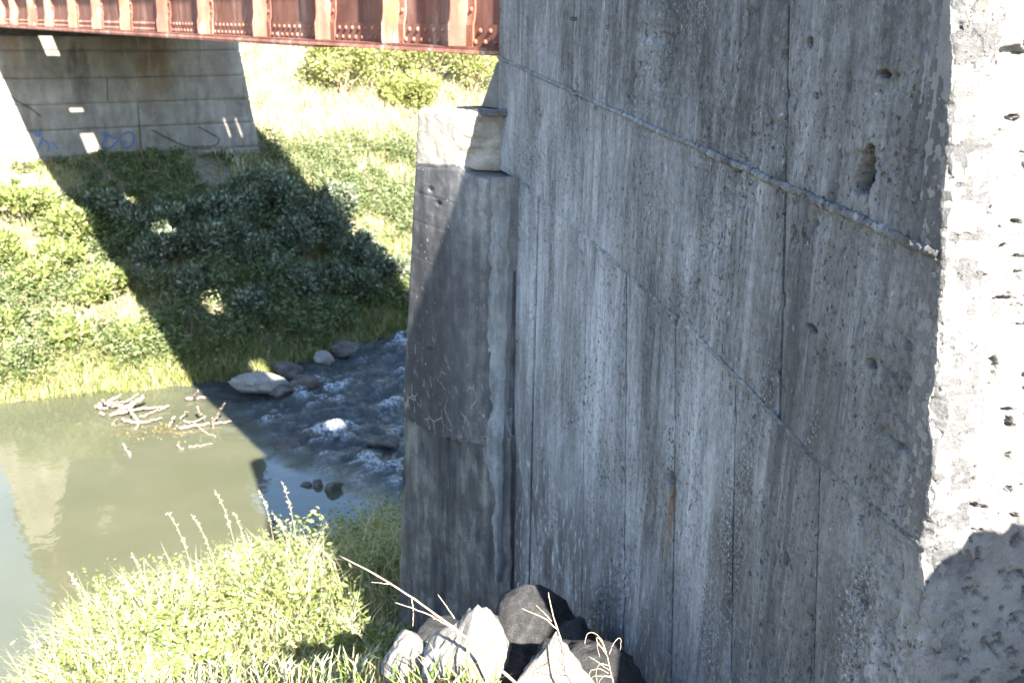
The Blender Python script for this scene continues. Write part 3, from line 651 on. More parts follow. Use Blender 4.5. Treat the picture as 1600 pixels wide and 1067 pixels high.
# ------------------------------------------------------------------ rocks
def rock(name, centre, size, mat, label, seed, cat='rock', group=None, flat=1.0, sub=4, rotz=None, peak=0.0):
    rr = np.random.default_rng(seed); bm = bmesh.new(); bmesh.ops.create_icosphere(bm, subdivisions=sub, radius=1)
    n = rr.normal(size=(13, 3)); n /= np.linalg.norm(n, axis=1)[:, None]; d = rr.uniform(.62, 1.0, 13); off = Vector(rr.uniform(0, 50, 3))
    for v in bm.verts:
        c = np.array(v.co); c /= np.linalg.norm(c); q = n @ c
        cand = np.where(q > .05, d/np.maximum(q, .05), 9); r_ = -np.log(np.sum(np.exp(-14*np.minimum(cand, 1.4))))/14+.06
        r_ = min(r_, 1.25); p = Vector(c*3)+off
        r_ += .10*(mnoise.fractal(p*.8, 1, 2, 4))+.05*mnoise.fractal(p*3, .8, 2, 4)+.02*mnoise.fractal(p*11, .8, 2, 3)
        pk = 1-peak*max(0, c[2])**.8; v.co = Vector((c[0]*r_*size[0]*pk, c[1]*r_*size[1]*pk, c[2]*r_*size[2]*flat))
    me = bpy.data.meshes.new(name); bm.to_mesh(me); bm.free(); me.polygons.foreach_set('use_smooth', np.ones(len(me.polygons), bool))
    o = link(name, me, mat); o.location = centre; o.rotation_euler = (rr.uniform(-.2, .2), rr.uniform(-.2, .2), rr.uniform(0, 6.28) if rotz is None else rotz)
    return tag(o, label, cat, group)
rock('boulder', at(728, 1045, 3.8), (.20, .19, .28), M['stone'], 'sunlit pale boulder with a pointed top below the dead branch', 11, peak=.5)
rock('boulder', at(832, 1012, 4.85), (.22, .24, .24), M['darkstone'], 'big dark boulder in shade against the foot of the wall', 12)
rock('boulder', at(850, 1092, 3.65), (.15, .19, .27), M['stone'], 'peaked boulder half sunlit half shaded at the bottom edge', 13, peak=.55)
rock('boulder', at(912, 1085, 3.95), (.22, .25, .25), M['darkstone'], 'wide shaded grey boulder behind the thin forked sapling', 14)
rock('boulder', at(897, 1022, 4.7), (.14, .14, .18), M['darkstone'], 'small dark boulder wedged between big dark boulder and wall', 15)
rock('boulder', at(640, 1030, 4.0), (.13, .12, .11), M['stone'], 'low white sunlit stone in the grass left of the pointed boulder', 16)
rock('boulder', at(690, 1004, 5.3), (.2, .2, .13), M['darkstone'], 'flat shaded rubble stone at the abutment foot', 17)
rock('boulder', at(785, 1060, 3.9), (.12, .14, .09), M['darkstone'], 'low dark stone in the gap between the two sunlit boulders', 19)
WPT = lambda x, y, z=0.0: on_plane(float(x), float(y), np.array([0, 0, z]), UP)
rock('river_rock', WPT(412, 602, .08), (.62, .40, .22), M['stone'], 'flat tan rock at the far water edge catching sunlight', 21)
rock('river_rock', WPT(476, 600, .08), (.34, .3, .2), M['wetstone'], 'rounded brown rock standing in the shaded rapids', 22)
rock('river_rock', WPT(440, 612, .02), (.26, .22, .15), M['wetstone'], 'dark wet rock beside the tan rock in shade', 23)
rock('river_rock', WPT(507, 560, .10), (.27, .22, .17), M['stone'], 'small pale rock at the foot of the far shaded bank', 24)
rock('river_rock', WPT(450, 577, .12), (.4, .3, .18), M['wetstone'], 'dark rock under the overhanging weeds of the far bank', 25)
rock('river_rock', WPT(520, 762, .03), (.17, .15, .13), M['wetstone'], 'triangular dark rock poking from the near shallows', 26)
rock('river_rock', WPT(497, 757, .02), (.09, .09, .08), M['wetstone'], 'small dark rock left of the triangular rock', 27)
rock('river_rock', WPT(480, 757, .01), (.11, .08, .06), M['wetstone'], 'low dark rock at the edge of the blue reflection', 28)
rock('river_rock', WPT(452, 700, .0), (.42, .22, .10), M['wetstone'], 'smooth rock just breaking the water left of the white splash', 29)
rock('river_rock', WPT(600, 690, .02), (.3, .25, .14), M['wetstone'], 'dark rock in the foam beside the abutment edge', 30)
rock('river_rock', WPT(530, 545, .14), (.45, .3, .16), M['wetstone'], 'long dark rock along the far waterline under tall weeds', 31)
for i, (x, y, sz) in enumerate(((748, 183, .022), (757, 184, .030), (766, 182, .020), (771, 178, .026), (776, 177, .020))):
    p = NP(float(x), 178.0)+gr*(.36+.03*i); p[2] = ZCAP+.008
    rock('ballast_stone', p, (sz, sz, sz*.7), M['pink'], 'small pinkish stone lying on the abutment top beside the wall', 40+i, 'stone', 'pinkish stones on the abutment top', sub=2)
# dark plank lying on the abutment top
mb = MB(); p0 = NP(713.0, 176.0)+gr*.06; p0[2] = ZCAP+.03; p1 = NP(777.0, 176.0)+gr*.22; p1[2] = ZCAP+.06
tube(mb, smooth_path([p0, (p0+p1)/2+UP*.01, p1], 10), np.full(10, .026), 6, .4)
tag(mb.build('pipe', M['dark_steel']), 'short dark pipe lying across the abutment top by the pink stones', 'pipe')

# ------------------------------------------------------------------ far pier
PS = 29.7; PP = g*PS
FP = lambda x, y: on_plane(x, y, PP, -g)
pbase = FP(180.0, 320.0)
pier = thing('concrete_pier', pbase, 'stained concrete bridge pier with blue graffiti in the bridge shadow', 'pier')
zl = [FP(200.0, float(y))[2] for y in (57, 79, 121, 160, 199, 240, 286, 340)]
def mat_pier():
    m = NT('stained_pier_concrete'); O = m.obj; X, Y, Z = m.xyz()
    dp_ = m.N.new('ShaderNodeVectorMath'); dp_.operation = 'DOT_PRODUCT'; m.put(dp_.inputs[0], O); dp_.inputs[1].default_value = tuple(gr); T = dp_.outputs['Value']
    a = m.nz(O, 1.3, 7, .65, .3); b = m.nz(m.mp((5, 5, 1.2), (3, 1, 2)), 1, 6, .65); c = m.nz(O, 24, 5, .7)
    col = m.rp(m.mt('ADD', m.mt('ADD', m.mt('MULTIPLY', a, .45), m.mt('MULTIPLY', b, .4)), m.mt('MULTIPLY', c, .15)), [(.36, (.115, .096, .074)), (.5, (.205, .182, .150)), (.64, (.30, .275, .235))])
    wb = m.mt('MULTIPLY', m.mt('SUBTRACT', m.nz(m.mp((2, 2, 1)), 1, 4), .5), .9)
    def blob(px_, hw, z0, z1, colr, amt, col):
        t0 = (FP(float(px_), 120.0)-pbase) @ gr; za_ = FP(float(px_), float(z0))[2]-pbase[2]; zb2 = FP(float(px_), float(z1))[2]-pbase[2]
        k = m.mt('MULTIPLY', m.mr(m.mt('ABSOLUTE', m.mt('ADD', m.mt('SUBTRACT', T, t0), wb)), hw, hw*.25), m.mr(m.mt('ADD', Z, wb), zb2-.5, za_))
        return m.mx(m.mt('MULTIPLY', m.mt('MULTIPLY', k, amt), m.mr(b, .3, .55)), col, colr)
    col = blob(240, .75, 95, 165, (.135, .075, .025), .8, col); col = blob(205, 1.5, 70, 120, (.07, .062, .042), .7, col); col = blob(128, .35, 90, 200, (.035, .032, .03), .75, col)
    col = blob(75, .8, 60, 130, (.06, .055, .045), .6, col); col = blob(18, .25, 70, 120, (.15, .08, .03), .6, col); col = blob(345, .5, 110, 150, (.13, .09, .065), .5, col)
    return m.fin(col, .92, m.bump(m.mt('ADD', c, b), .5, .015), .2)
M['pier'] = mat_pier()
tL = lambda z: np.interp(z, [0, 7.5], [FP(-92.0, 330.0) @ gr-.35, FP(-62.0, 60.0) @ gr])
tR = lambda z: np.interp(z, [0, FP(410.0, 250.0)[2], FP(375.0, 75.0)[2]], [FP(410.0, 250.0) @ gr+.5, FP(410.0, 250.0) @ gr, FP(375.0, 75.0) @ gr])
for i in range(7):
    za, zb_ = zl[i]-.006, zl[i+1]+.006
    U, V = np.meshgrid(np.linspace(0, 1, 170), np.linspace(0, 1, max(6, int((za-zb_)/.045)))); z = za+(zb_-za)*V; t_ = tL(z)+(tR(z)-tL(z))*U
    d = (random.random()-.5)*.02+(fbm(t_*2.2, z*2.2, 200+i, 4)-.5)*.045-.03*ss(.05, 0, V)-.03*ss(.05, 0, 1-V)-.06*ss(.015, 0, U)-.06*ss(.015, 0, 1-U)
    if i in (2, 3): d = d-.05*ss(.72, .74, U)*ss(.86, .83, U)*(1 if i == 2 else .6)      # shallow spalled patch on the right
    Q = PP+gr*(t_-PP @ gr)[..., None]+UP*z[..., None]-g*d[..., None]
    grid_slab('pour_lift', Q, g*.2, M['pier'], pier, pbase)
mb = MB(); zt_, zb_ = zl[0]-.03, .2
c8 = [(tL(zb_)+.05, zb_), (tR(zb_)-.05, zb_), (tR(zt_)-.05, zt_), (tL(zt_)+.05, zt_)]
A_ = [g*(PS+.12)+gr*t_+UP*z for t_, z in c8]; B_ = [g*(PS+2.2)+gr*t_+UP*z for t_, z in c8]
mb.add(np.array(A_+B_), [[0,1,2,3],[7,6,5,4],[0,4,5,1],[1,5,6,2],[2,6,7,3],[3,7,4,0]]); mb.build('pier_core', M['pier'], pier, pbase)
def ribbon(name, zoompts, wid, mat, off=.03):
    pts = np.array(zoompts, float)/3.233; q = []
    for a_, b_ in zip(pts[:-1], pts[1:]): q += [a_+(b_-a_)*k/4 for k in range(4)]
    q.append(pts[-1]); q = np.array(q)
    for _ in range(2): q[1:-1] = (q[:-2]+2*q[1:-1]+q[2:])/4
    Q = FP(q[:, 0], q[:, 1])-g*off; tan = np.gradient(Q, axis=0); tan /= np.linalg.norm(tan, axis=1)[:, None]
    nn = np.cross(tan, g); ww = wid*(.7+.6*rng.random(len(Q)))[:, None]
    V = np.stack([Q-nn*ww, Q+nn*ww, Q+nn*ww+g*.012, Q-nn*ww+g*.012], 1).reshape(-1, 3); n = len(Q); Fc = []
    for i in range(n-1):
        for k in range(4): Fc.append([i*4+k, i*4+(k+1) % 4, i*4+4+(k+1) % 4, i*4+4+k])
    mb = MB(); mb.add(V, Fc); return mb.build(name, mat, pier, pbase)
for st in ([(530,665),(513,680),(540,690),(522,715),(512,740),(545,752),(575,735),(592,710)], [(540,680),(580,702),(612,690),(642,663),(670,675),(680,705),(660,740),(635,752),(618,730),(635,712)],
           [(188,692),(172,672),(186,658),(204,674),(190,692)], [(215,690),(193,752)], [(222,708),(252,735),(240,762)], [(258,716),(292,752)],
           [(233,882),(302,850)], [(262,838),(272,955)], [(240,932),(302,902)], [(270,962),(292,900)], [(300,860),(318,905)], [(378,810),(422,828),(398,862)],
           [(500,942),(540,910),(562,946),(602,905)], [(740,872),(790,886),(802,860),(852,856),(882,850)], [(690,902),(732,932)], [(790,800),(780,840)],
           [(892,850),(902,932)], [(880,932),(960,905),(1042,885)], [(1000,880),(1022,922)],
           [(1068,832),(1076,788),(1088,832)], [(1110,792),(1132,784),(1137,806),(1112,830)], [(1178,760),(1202,790),(1180,822)], [(1204,768),(1232,800)]):
    ribbon('graffiti', st, .019, M['graf'])
for st in ([(760,655),(850,700),(940,745),(1090,740),(1112,702),(1060,672),(1000,640)], [(35,470),(80,510),(150,545),(205,590)], [(1130,870),(1170,895),(1230,880)]):
    ribbon('crack', st, .012, M['crack'], .024)
for st in ([(541,395),(542,512)], [(694,520),(712,760)]): ribbon('form_seam', st, .009, M['crack'], .024)

# ------------------------------------------------------------------ driftwood
D7 = lambda x, y: (100+x/4.444, 560+y/4.444)
def log(pts, r0, r1, label, group, lift=None):
    Q = []
    for k, (x, y) in enumerate(pts):
        z = lift[k] if lift else .05
        px_, py_ = D7(x, y); Q.append(WPT(px_, py_, z))
    Q = smooth_path(Q, 22); Q = Q+rng.normal(size=Q.shape)*.012
    mb = MB(); tube(mb, Q, np.linspace(r0, r1, 22)*.68*(1+.25*(rng.random(22)-.5)), 7, .3)
    return tag(mb.build('driftwood_log', M['wood'], smooth=True), label, 'driftwood', group)
g1, g2 = 'driftwood of the larger pile by the left bank', 'driftwood of the smaller pile nearer the rapids'
log([(225,345),(300,300),(400,250)], .05, .03, 'slim branch at the top left of the larger driftwood pile', g1, [.05, .15, .25])
log([(380,362),(480,316),(560,262)], .10, .06, 'thickest bleached log slanting up across the larger driftwood pile', g1, [.05, .18, .34])
log([(320,388),(400,372),(500,352),(730,335)], .06, .03, 'long straight pale log lying toward the river from the larger pile', g1, [.08, .12, .1, .06])
log([(400,420),(460,442),(550,442),(680,412)], .055, .025, 'curved branch at the lower right edge of the larger driftwood pile', g1, [.1, .05, .05, .08])
log([(455,355),(490,400),(520,440),(500,492)], .06, .035, 'crooked branch running down the middle of the larger driftwood pile', g1, [.2, .14, .08, .03])
log([(530,412),(600,377),(700,342)], .045, .02, 'thin branch lying just under the long straight log', g1)
log([(270,288),(300,320),(325,336)], .05, .03, 'short stub tilting up at the left end of the larger driftwood pile', g1, [.3, .15, .05])
log([(215,330),(260,350),(310,345)], .05, .03, 'leftmost flat branch of the larger driftwood pile, touching the water', g1)
log([(250,372),(275,392)], .04, .03, 'tiny stick floating at the lower left of the larger driftwood pile', g1)
log([(330,470),(350,440),(366,420)], .035, .02, 'small stub poking up at the bottom of the larger driftwood pile', g1, [.0, .1, .2])
log([(300,310),(420,300),(520,245)], .045, .02, 'long thin branch along the top of the larger driftwood pile', g1, [.1, .2, .35])
log([(240,320),(360,330),(450,300)], .06, .04, 'stout branch in the middle left of the larger driftwood pile', g1, [.05, .1, .12])
log([(795,482),(900,470),(980,452),(1160,438)], .05, .025, 'longest pale stick lying flat through the smaller driftwood pile', g2)
log([(1042,442),(1075,372),(1116,312)], .035, .022, 'pale stick standing up steeply from the smaller driftwood pile', g2, [.0, .3, .58])
log([(922,342),(950,390),(982,428)], .035, .03, 'leaning stick behind the longest stick of the smaller driftwood pile', g2, [.35, .18, .04])
log([(735,474),(745,432),(766,404)], .05, .03, 'short broken stub poking up between the two driftwood piles', g2, [.0, .12, .22])
log([(830,432),(900,446),(980,402)], .035, .02, 'low bent stick at the left of the smaller driftwood pile', g2, [.06, .05, .15])
log([(1030,414),(1036,492)], .035, .03, 'short upright stick right of centre in the smaller driftwood pile', g2, [.25, .0])
log([(800,420),(850,380),(860,370)], .03, .015, 'thin twig rising at the left back of the smaller driftwood pile', g2, [.02, .12, .2])
log([(900,450),(990,520),(1060,540)], .03, .02, 'thin stick floating along the front of the smaller driftwood pile', g2, [.05, .02, .02])
log([(850,285),(920,272),(980,272)], .055, .04, 'pale log stranded in shallow water above the smaller pile', None)
log([(905,282),(912,250),(930,224)], .03, .02, 'short pale branch stub rising from the stranded log', None, [.05, .2, .32])
log([(410,588),(430,625),(460,672)], .03, .045, 'short brown stick floating on calm water below the larger pile', None, [.12, .03, .02])
log([(870,610),(950,602),(1030,590)], .025, .015, 'slim pale stick floating on calm water below the smaller pile', None, [.02, .02, .02])
log([(790,600),(812,628),(830,630)], .03, .02, 'small crooked twig floating beside the slim floating stick', None, [.06, .02, .02])

# ------------------------------------------------------------------ foliage generators
def unit(v): return v/(np.linalg.norm(v, axis=-1, keepdims=True)+1e-9)
def blades(base, h, wd, lean, az=None):
    n = len(base); az = rng.uniform(0, 2*math.pi, n) if az is None else az
    d = np.stack([np.cos(az), np.sin(az), 0*az], 1); sd_ = np.stack([-np.sin(az+rng.normal(size=n)*.8), np.cos(az), 0*az], 1); sd_ = unit(sd_)
    l = (h*lean)[:, None]; p1 = base+UP*(h*.55)[:, None]+d*l*.3; p2 = base+UP*(h*(1-.25*lean))[:, None]+d*l
    ww = wd[:, None]*.5
    V = np.stack([base-sd_*ww, base+sd_*ww, p1-sd_*ww*.8, p1+sd_*ww*.8, p2], 1).reshape(-1, 3); i = (np.arange(n)*5)[:, None]
    Fc = np.concatenate([i+np.array([[0, 1, 3]]), i+np.array([[0, 3, 2]]), i+np.array([[2, 3, 4]])], 0)
    return V, Fc
def leafs(c, size, axis, asp=.42):
    n = len(c); a = unit(axis); b = unit(np.cross(a, rng.normal(size=(n, 3)))); nn = np.cross(a, b); s_ = size[:, None]
    V = np.stack([c, c+a*s_*.5+b*s_*asp*.5+nn*s_*.06, c+a*s_, c+a*s_*.5-b*s_*asp*.5+nn*s_*.06], 1).reshape(-1, 3)
    i = (np.arange(n)*4)[:, None]; return V, np.concatenate([i+np.array([[0, 1, 2]]), i+np.array([[0, 2, 3]])], 0)
def cat_mesh(name, parts_):
    V = []; Fc = []; n = 0
    for v, f_ in parts_: V.append(v); Fc.append(f_+n); n += len(v)
    return fast_mesh(name, np.concatenate(V), np.concatenate(Fc))
def scatter(n, s0, s1, t0, t1, keep):
    s_ = rng.uniform(s0, s1, n); t_ = rng.uniform(t0, t1, n); k = keep(s_, t_) > rng.random(n); s_, t_ = s_[k], t_[k]
    return s_, t_, s_[:, None]*g+t_[:, None]*gr+gz(s_, t_)[:, None]*UP
def weeds(base, h, nl, lsz, spread=.35, droop=.2):
    n = len(base); ht = np.repeat(h, nl); b = np.repeat(base, nl, 0); f = rng.random(n*nl)**.8; az = rng.uniform(0, 6.283, n*nl)
    lean = np.repeat(rng.normal(size=(n, 2))*.18, nl, 0)
    r_ = ht*spread*(.25+.75*rng.random(n*nl))*(1.15-f*.75)
    c = b+UP*(ht*(.08+.92*f))[:, None]+np.stack([np.cos(az)*r_+lean[:, 0]*ht*f, np.sin(az)*r_+lean[:, 1]*ht*f, 0*r_], 1)
    ax = np.stack([np.cos(az), np.sin(az), rng.normal(size=n*nl)*.45+.25-droop], 1)
    return leafs(c, lsz*(.6+.8*rng.random(n*nl)), ax), c, f
inwall = lambda s_, t_: ((s_[:, None]*g+t_[:, None]*gr-W0) @ wl) < .10
inab = lambda s_, t_: (t_ > tN-.12) & (s_ < (ub @ g)+.1) & (s_ > 4.6)

# near bank, sunlit and shaded: grass
def k_near(s_, t_):
    k = np.where(gz(s_, t_) > -.05, 1.0, 0.0); k = np.where(inwall(s_, t_) & (s_ < 7.4), 0, k); k = np.where(inab(s_, t_), 0, k); return k*np.clip(.35+ss(.35, .6, fbm(s_*1.2, t_*1.2, 61)), 0, 1)
s_, t_, b = scatter(34000, 2.0, 12.3, -.8, 7.5, k_near)
hh_ = (.09+.36*ss(5.5, 8.5, s_))*(.5+rng.random(len(s_)))*(.6+.8*fbm(s_*.9, t_*.9, 62))
tag(link('grass', cat_mesh('grass', [blades(b, hh_, .006+.006*rng.random(len(s_)), .25+.7*rng.random(len(s_)))]), M['grass']), 'bright sunlit grass covering the near bank', 'grass', kind='stuff')
s_, t_, b = scatter(22000, 3.2, 12.2, 0.2, 6.8, k_near)
hh_ = (.10+.62*ss(5.3, 8.5, s_))*(.5+.8*rng.random(len(s_)))
tag(link('dry_grass', cat_mesh('dry_grass', [blades(b, hh_, .006+.005*rng.random(len(s_)), .3+.6*rng.random(len(s_)))]), M['straw']), 'dry straw-coloured grass among the green on the near bank', 'grass', kind='stuff')
s_, t_, b = scatter(1500, 4.3, 12.1, .4, 7.0, lambda s_, t_: k_near(s_, t_)*ss(5.0, 6.6, s_))
hh_ = (.14+.62*ss(5.4, 8.5, s_))*(.6+.7*rng.random(len(s_)))
(lv, c_, f_) = weeds(b, hh_, 70, .052, .34)
tag(link('weeds', cat_mesh('weeds', [lv]), M['weedlit']), 'leafy green weeds covering the near bank down to the water', 'weeds', kind='stuff')
k = rng.random(len(c_)) < np.where(f_ > .8, .10, .004)
tag(link('flowers', cat_mesh('flowers', [leafs(c_[k]+rng.normal(size=(k.sum(), 3))*.02, .016+.014*rng.random(k.sum()), rng.normal(size=(k.sum(), 3)), .9)]), M['flower']), 'tiny pale flowers dotted over the near bank weeds', 'flowers', kind='stuff')

# far bank
def k_far(s_, t_):
    k = np.ones_like(s_); k = np.where((s_ > PS-.15) & (t_ < 11.0), 0, k); return k
hm = lambda s_, t_: .45+.75*fbm(s_*.55, t_*.55, 63, 3)
s_, t_, b = scatter(30000, 21.0, 31.0, 1.0, 17.0, lambda s_, t_: k_far(s_, t_)*(gz(s_, t_) > .03)*np.clip(.25+ss(.3, .6, fbm(s_, t_, 64)), 0, 1))
hh_ = .48*hm(s_, t_)*(.5+.8*rng.random(len(s_)))
tag(link('bank_grass', cat_mesh('bank_grass', [blades(b, hh_, 0.010+.012*rng.random(len(s_)), .3+.6*rng.random(len(s_)))]), M['grass']), 'long grass along the far bank above the water', 'grass', kind='stuff')
t_ = rng.uniform(-1, 14, 9000); s_ = far_line(t_)-.15+1.5*rng.random(9000)**1.6; b = s_[:, None]*g+t_[:, None]*gr+(gz(s_, t_)-.02)[:, None]*UP
tag(link('waterline_grass', cat_mesh('waterline_grass', [blades(b, .20+.35*rng.random(9000), .010+.012*rng.random(9000), .4+.6*rng.random(9000))]), M['grass']), 'green grass fringing the far waterline', 'grass', kind='stuff')
s_, t_, b = scatter(52000, 27.5, 46.0, 9.5, 30.0, lambda s_, t_: k_far(s_, t_)*np.clip(.2+ss(.35, .6, fbm(s_*.7, t_*.7, 65)), 0, 1))
hh_ = .55*(.5+.8*rng.random(len(s_)))*hm(s_, t_)
tag(link('slope_grass', cat_mesh('slope_grass', [blades(b, hh_, .02+.02*rng.random(len(s_)), .3+.6*rng.random(len(s_)))]), M['straw']), 'pale dry grass on the bright slope right of the far pier', 'grass', kind='stuff')
s_, t_, b = scatter(3600, 21.6, 30.0, .5, 16.0, lambda s_, t_: k_far(s_, t_)*(gz(s_, t_) > .15)*ss(.3, .55, fbm(s_*.8, t_*.8, 66)))
(lv, c_, f_) = weeds(b, .75*hm(s_, t_)*(1-.68*ss(26.3, 28.8, s_)*ss(11.5, 10, t_))*(.6+.7*rng.random(len(s_))), 42, .105, .40)
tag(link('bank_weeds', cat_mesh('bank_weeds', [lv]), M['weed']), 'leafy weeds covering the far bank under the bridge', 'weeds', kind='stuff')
k = rng.random(len(c_)) < np.where(f_ > .78, .10, .012)
tag(link('bank_flowers', cat_mesh('bank_flowers', [leafs(c_[k]+rng.normal(size=(k.sum(), 3))*.04, 0.028+.022*rng.random(k.sum()), rng.normal(size=(k.sum(), 3)), .9)]), M['flower']), 'pale flower heads over the far bank weeds', 'flowers', kind='stuff')
s_, t_, b = scatter(160, 30.0, 44.0, 10.8, 28.0, lambda s_, t_: k_far(s_, t_)*ss(.45, .6, fbm(s_*.5, t_*.5, 67)))
(lv, c_, f_) = weeds(b, .7+.5*rng.random(len(s_)), 50, .11, .4)
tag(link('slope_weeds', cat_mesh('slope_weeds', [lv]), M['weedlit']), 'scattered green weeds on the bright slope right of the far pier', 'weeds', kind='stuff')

def far_ground(px_, py_):
    r = ray(float(px_), float(py_)); k = 12.0
    for _ in range(400):
        p = EYE+r*k
        if p[2] < gz(p @ g, p @ gr, False): return p
        k += .1
    return p
def shrub(name, base, rad, h, nleaf, lsz, mat, label, cat, group, clumps=9, trunk=True, stems=7):
    base = base.copy(); root = thing(name, base, label, cat, group); C_ = []; mb = MB()
    for i in range(clumps):
        a_ = rng.uniform(0, 6.283); rr = rad*math.sqrt(rng.random())*.75; zc = h*rng.uniform(.35, .9)
        C_.append(np.array([math.cos(a_)*rr, math.sin(a_)*rr, zc]))
    for c in C_[:stems]:
        pth = smooth_path([np.zeros(3), c*np.array([.3, .3, .55])+rng.normal(size=3)*.04*h, c], 7); tube(mb, pth, np.linspace(.018*h+.008, .006, 7), 5)
    mb.build('trunk', M['twig'], root)
    per = nleaf//clumps; V = []
    for c in C_:
        cr = rad*rng.uniform(.30, .58)*(1 if clumps < 15 else .72); d = unit(rng.normal(size=(per, 3)))*(rng.random((per, 1))**.45)*cr*np.array([1, 1, .85]); p = c+d; p[:, 2] = np.maximum(p[:, 2], .04)
        V.append(leafs(p, lsz*(.6+.8*rng.random(per)), d+UP*.15+rng.normal(size=(per, 3))*.12, .5))
    o = link('crown', cat_mesh('crown', V), mat, root); return root
SH = [(212, 372, .5, .8, 'shrub with a sunlit top, leftmost under the pier graffiti'), (262, 378, .6, .8, 'dark green shrub at the pier foot below the looping graffiti'), (330, 365, .6, .85, 'dark shrub at the pier foot below the middle graffiti'),
      (402, 335, .7, 1.2, 'tall greyish shrub at the right foot of the far pier'), (450, 360, .85, 1.35, 'broad silvery shrub in shade right of the far pier'), (505, 395, .8, 1.2, 'rounded shrub on the shaded slope above the rapids'),
      (560, 420, .75, 1.1, 'shrub at the sunlit edge of the bridge shadow'), (345, 415, .7, 1.0, 'shrub in the middle of the shaded far bank'), (425, 440, .7, .95, 'low shrub on the shaded bank below the silvery shrub'),
      (600, 452, .6, 1.1, 'green shrub half hidden by the abutment edge'), (250, 420, .55, .8, 'small shrub by the bridge shadow edge on the far bank'), (480, 470, .6, .8, 'low bushy shrub nearest the rapids on the far bank'),
      (40, 350, .7, .8, 'sunlit shrub at the left edge below the pier'), (120, 380, .6, .75, 'sunlit flowering shrub beside the bridge shadow edge'), (60, 460, .55, .6, 'low sunlit shrub in the middle of the left bank')]
SH += [(300, 385, .6, .9, 'shrub between the two sun flecks on the shaded bank'), (375, 375, .7, 1.1, 'bushy shrub in the middle of the shade below the spalled pier patch'), (520, 350, .7, 1.0, 'shrub poking above the right shadow edge'), (545, 470, .65, .9, 'drooping shrub over the far waterline'),
       (310, 470, .5, .75, 'small shrub with a sunlit crown above the driftwood'), (395, 500, .55, .7, 'low dark shrub above the tan rock'), (455, 405, .7, 1.0, 'dense dark shrub left of the rounded one'), (172, 345, .45, .7, 'thin shrub at the shadow edge against the pier'),
       (20, 420, .6, .7, 'sunlit clump at the left frame edge, upper one'), (95, 430, .55, .7, 'sunlit clump right of the left frame edge'), (160, 470, .55, .65, 'sunlit clump nearest the shadow edge on the left bank'), (15, 530, .5, .55, 'sunlit clump at the left frame edge, lower one'), (110, 540, .5, .5, 'low sunlit clump above the calm water'), (215, 545, .5, .5, 'low sunlit clump above the larger driftwood pile')]
for x, y, r_, h_, lab in SH:
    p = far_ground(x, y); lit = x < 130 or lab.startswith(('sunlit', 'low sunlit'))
    shrub('shrub', p-UP*.05, r_*1.05, h_*1.1, 1900, .125, M['weedlit'] if lit else M['bush'], lab, 'shrub', 'shrubs on the far bank')  # sunlit shrubs take the brighter leaf copy, shaded ones the darker
TR = [(535, 150, 1.5, 2.2, 'low yellow-green tree left of the others on the bright slope'), (600, 140, 1.9, 3.0, 'yellow-green tree under the middle of the girder'), (668, 145, 2.0, 3.0, 'yellow-green tree with pale leaning stems left of the wall'), (740, 150, 2.0, 3.0, 'yellow-green tree half hidden behind the wall edge'), (640, 178, 1.2, 1.5, 'short bush in front of the yellow-green trees above the abutment')]
for x, y, r_, h_, lab in TR:
    p = far_ground(x, y); shrub('tree', p-UP*.05, r_, h_, 4200, .13, M['tree'], lab, 'tree', 'trees on the bright slope', 30, True, 18)

# ------------------------------------------------------------------ foreground stalks and twigs
C8 = lambda x, y: (640+x/4.444, 860+y/4.444)
def twig(name, paths, label, cat, mat, base):
    root = thing(name, base, label, cat)
    for nm, pts, r0, r1 in paths:
        P_ = np.array([at(x, y, zc) for x, y, zc in pts])-base; P_ = smooth_path(P_, 26); P_[1:-1] += rng.normal(size=(24, 3))*.0006
        mb = MB(); tube(mb, P_, np.linspace(r0, r1, 26)*(.55 if name == 'curled_dry_plant' else .8)*(1+.2*(rng.random(26)-.5)), 6); pr = mb.build(nm, mat, root if nm == 'stem' else st_, smooth=True)
        if nm == 'stem': st_ = pr
    return root
b = at(832, 1090, 3.35)
twig('dead_branch', [('stem', [(832,1090,3.35),(800,1062,3.4),(720,988,3.55),(640,930,3.7),(575,890,3.8),(530,868,3.9)], .0075, .003),
     ('side_twig', [(712,984,3.56),(675,962,3.6),(640,948,3.62),(617,941,3.64)], .004, .0018), ('side_twig', [(643,932,3.7),(646,955,3.69),(645,978,3.68)], .003, .0015),
     ('side_twig', [(608,912,3.74),(592,910,3.75),(580,909,3.76)], .0025, .0012), ('side_twig', [(690,970,3.6),(676,966,3.6)], .002, .001)], 'long bare pale branch slanting over the sunlit boulder', 'branch', M['twig'], b)
b = at(722, 982, 3.8)
twig('dead_twig', [('stem', [(724,986,3.8),(703,955,3.83),(684,928,3.86)], .004, .0015)], 'short bare twig standing behind the long branch', 'twig', M['twig'], b)
b = at(908, 1085, 3.3)
twig('sapling', [('stem', [(908,1085,3.3),(890,1040,3.35),(872,985,3.4),(862,955,3.42),(857,925,3.45)], .0055, .0016), ('side_twig', [(870,982,3.4),(852,966,3.42),(815,950,3.45)], .003, .0014),
     ('side_twig', [(862,970,3.41),(848,955,3.42),(838,945,3.43)], .0025, .0012), ('side_twig', [(888,1034,3.35),(878,1040,3.34),(873,1046,3.33)], .0018, .001), ('side_twig', [(898,1056,3.33),(884,1052,3.32),(878,1050,3.31)], .0018, .001)], 'thin forked bare sapling in front of the wall foot', 'sapling', M['twig'], b)
def z8(pts, zc=3.25): return [(*C8(x, y), zc) for x, y in pts]
b = at(*C8(1430, 960), 3.25)
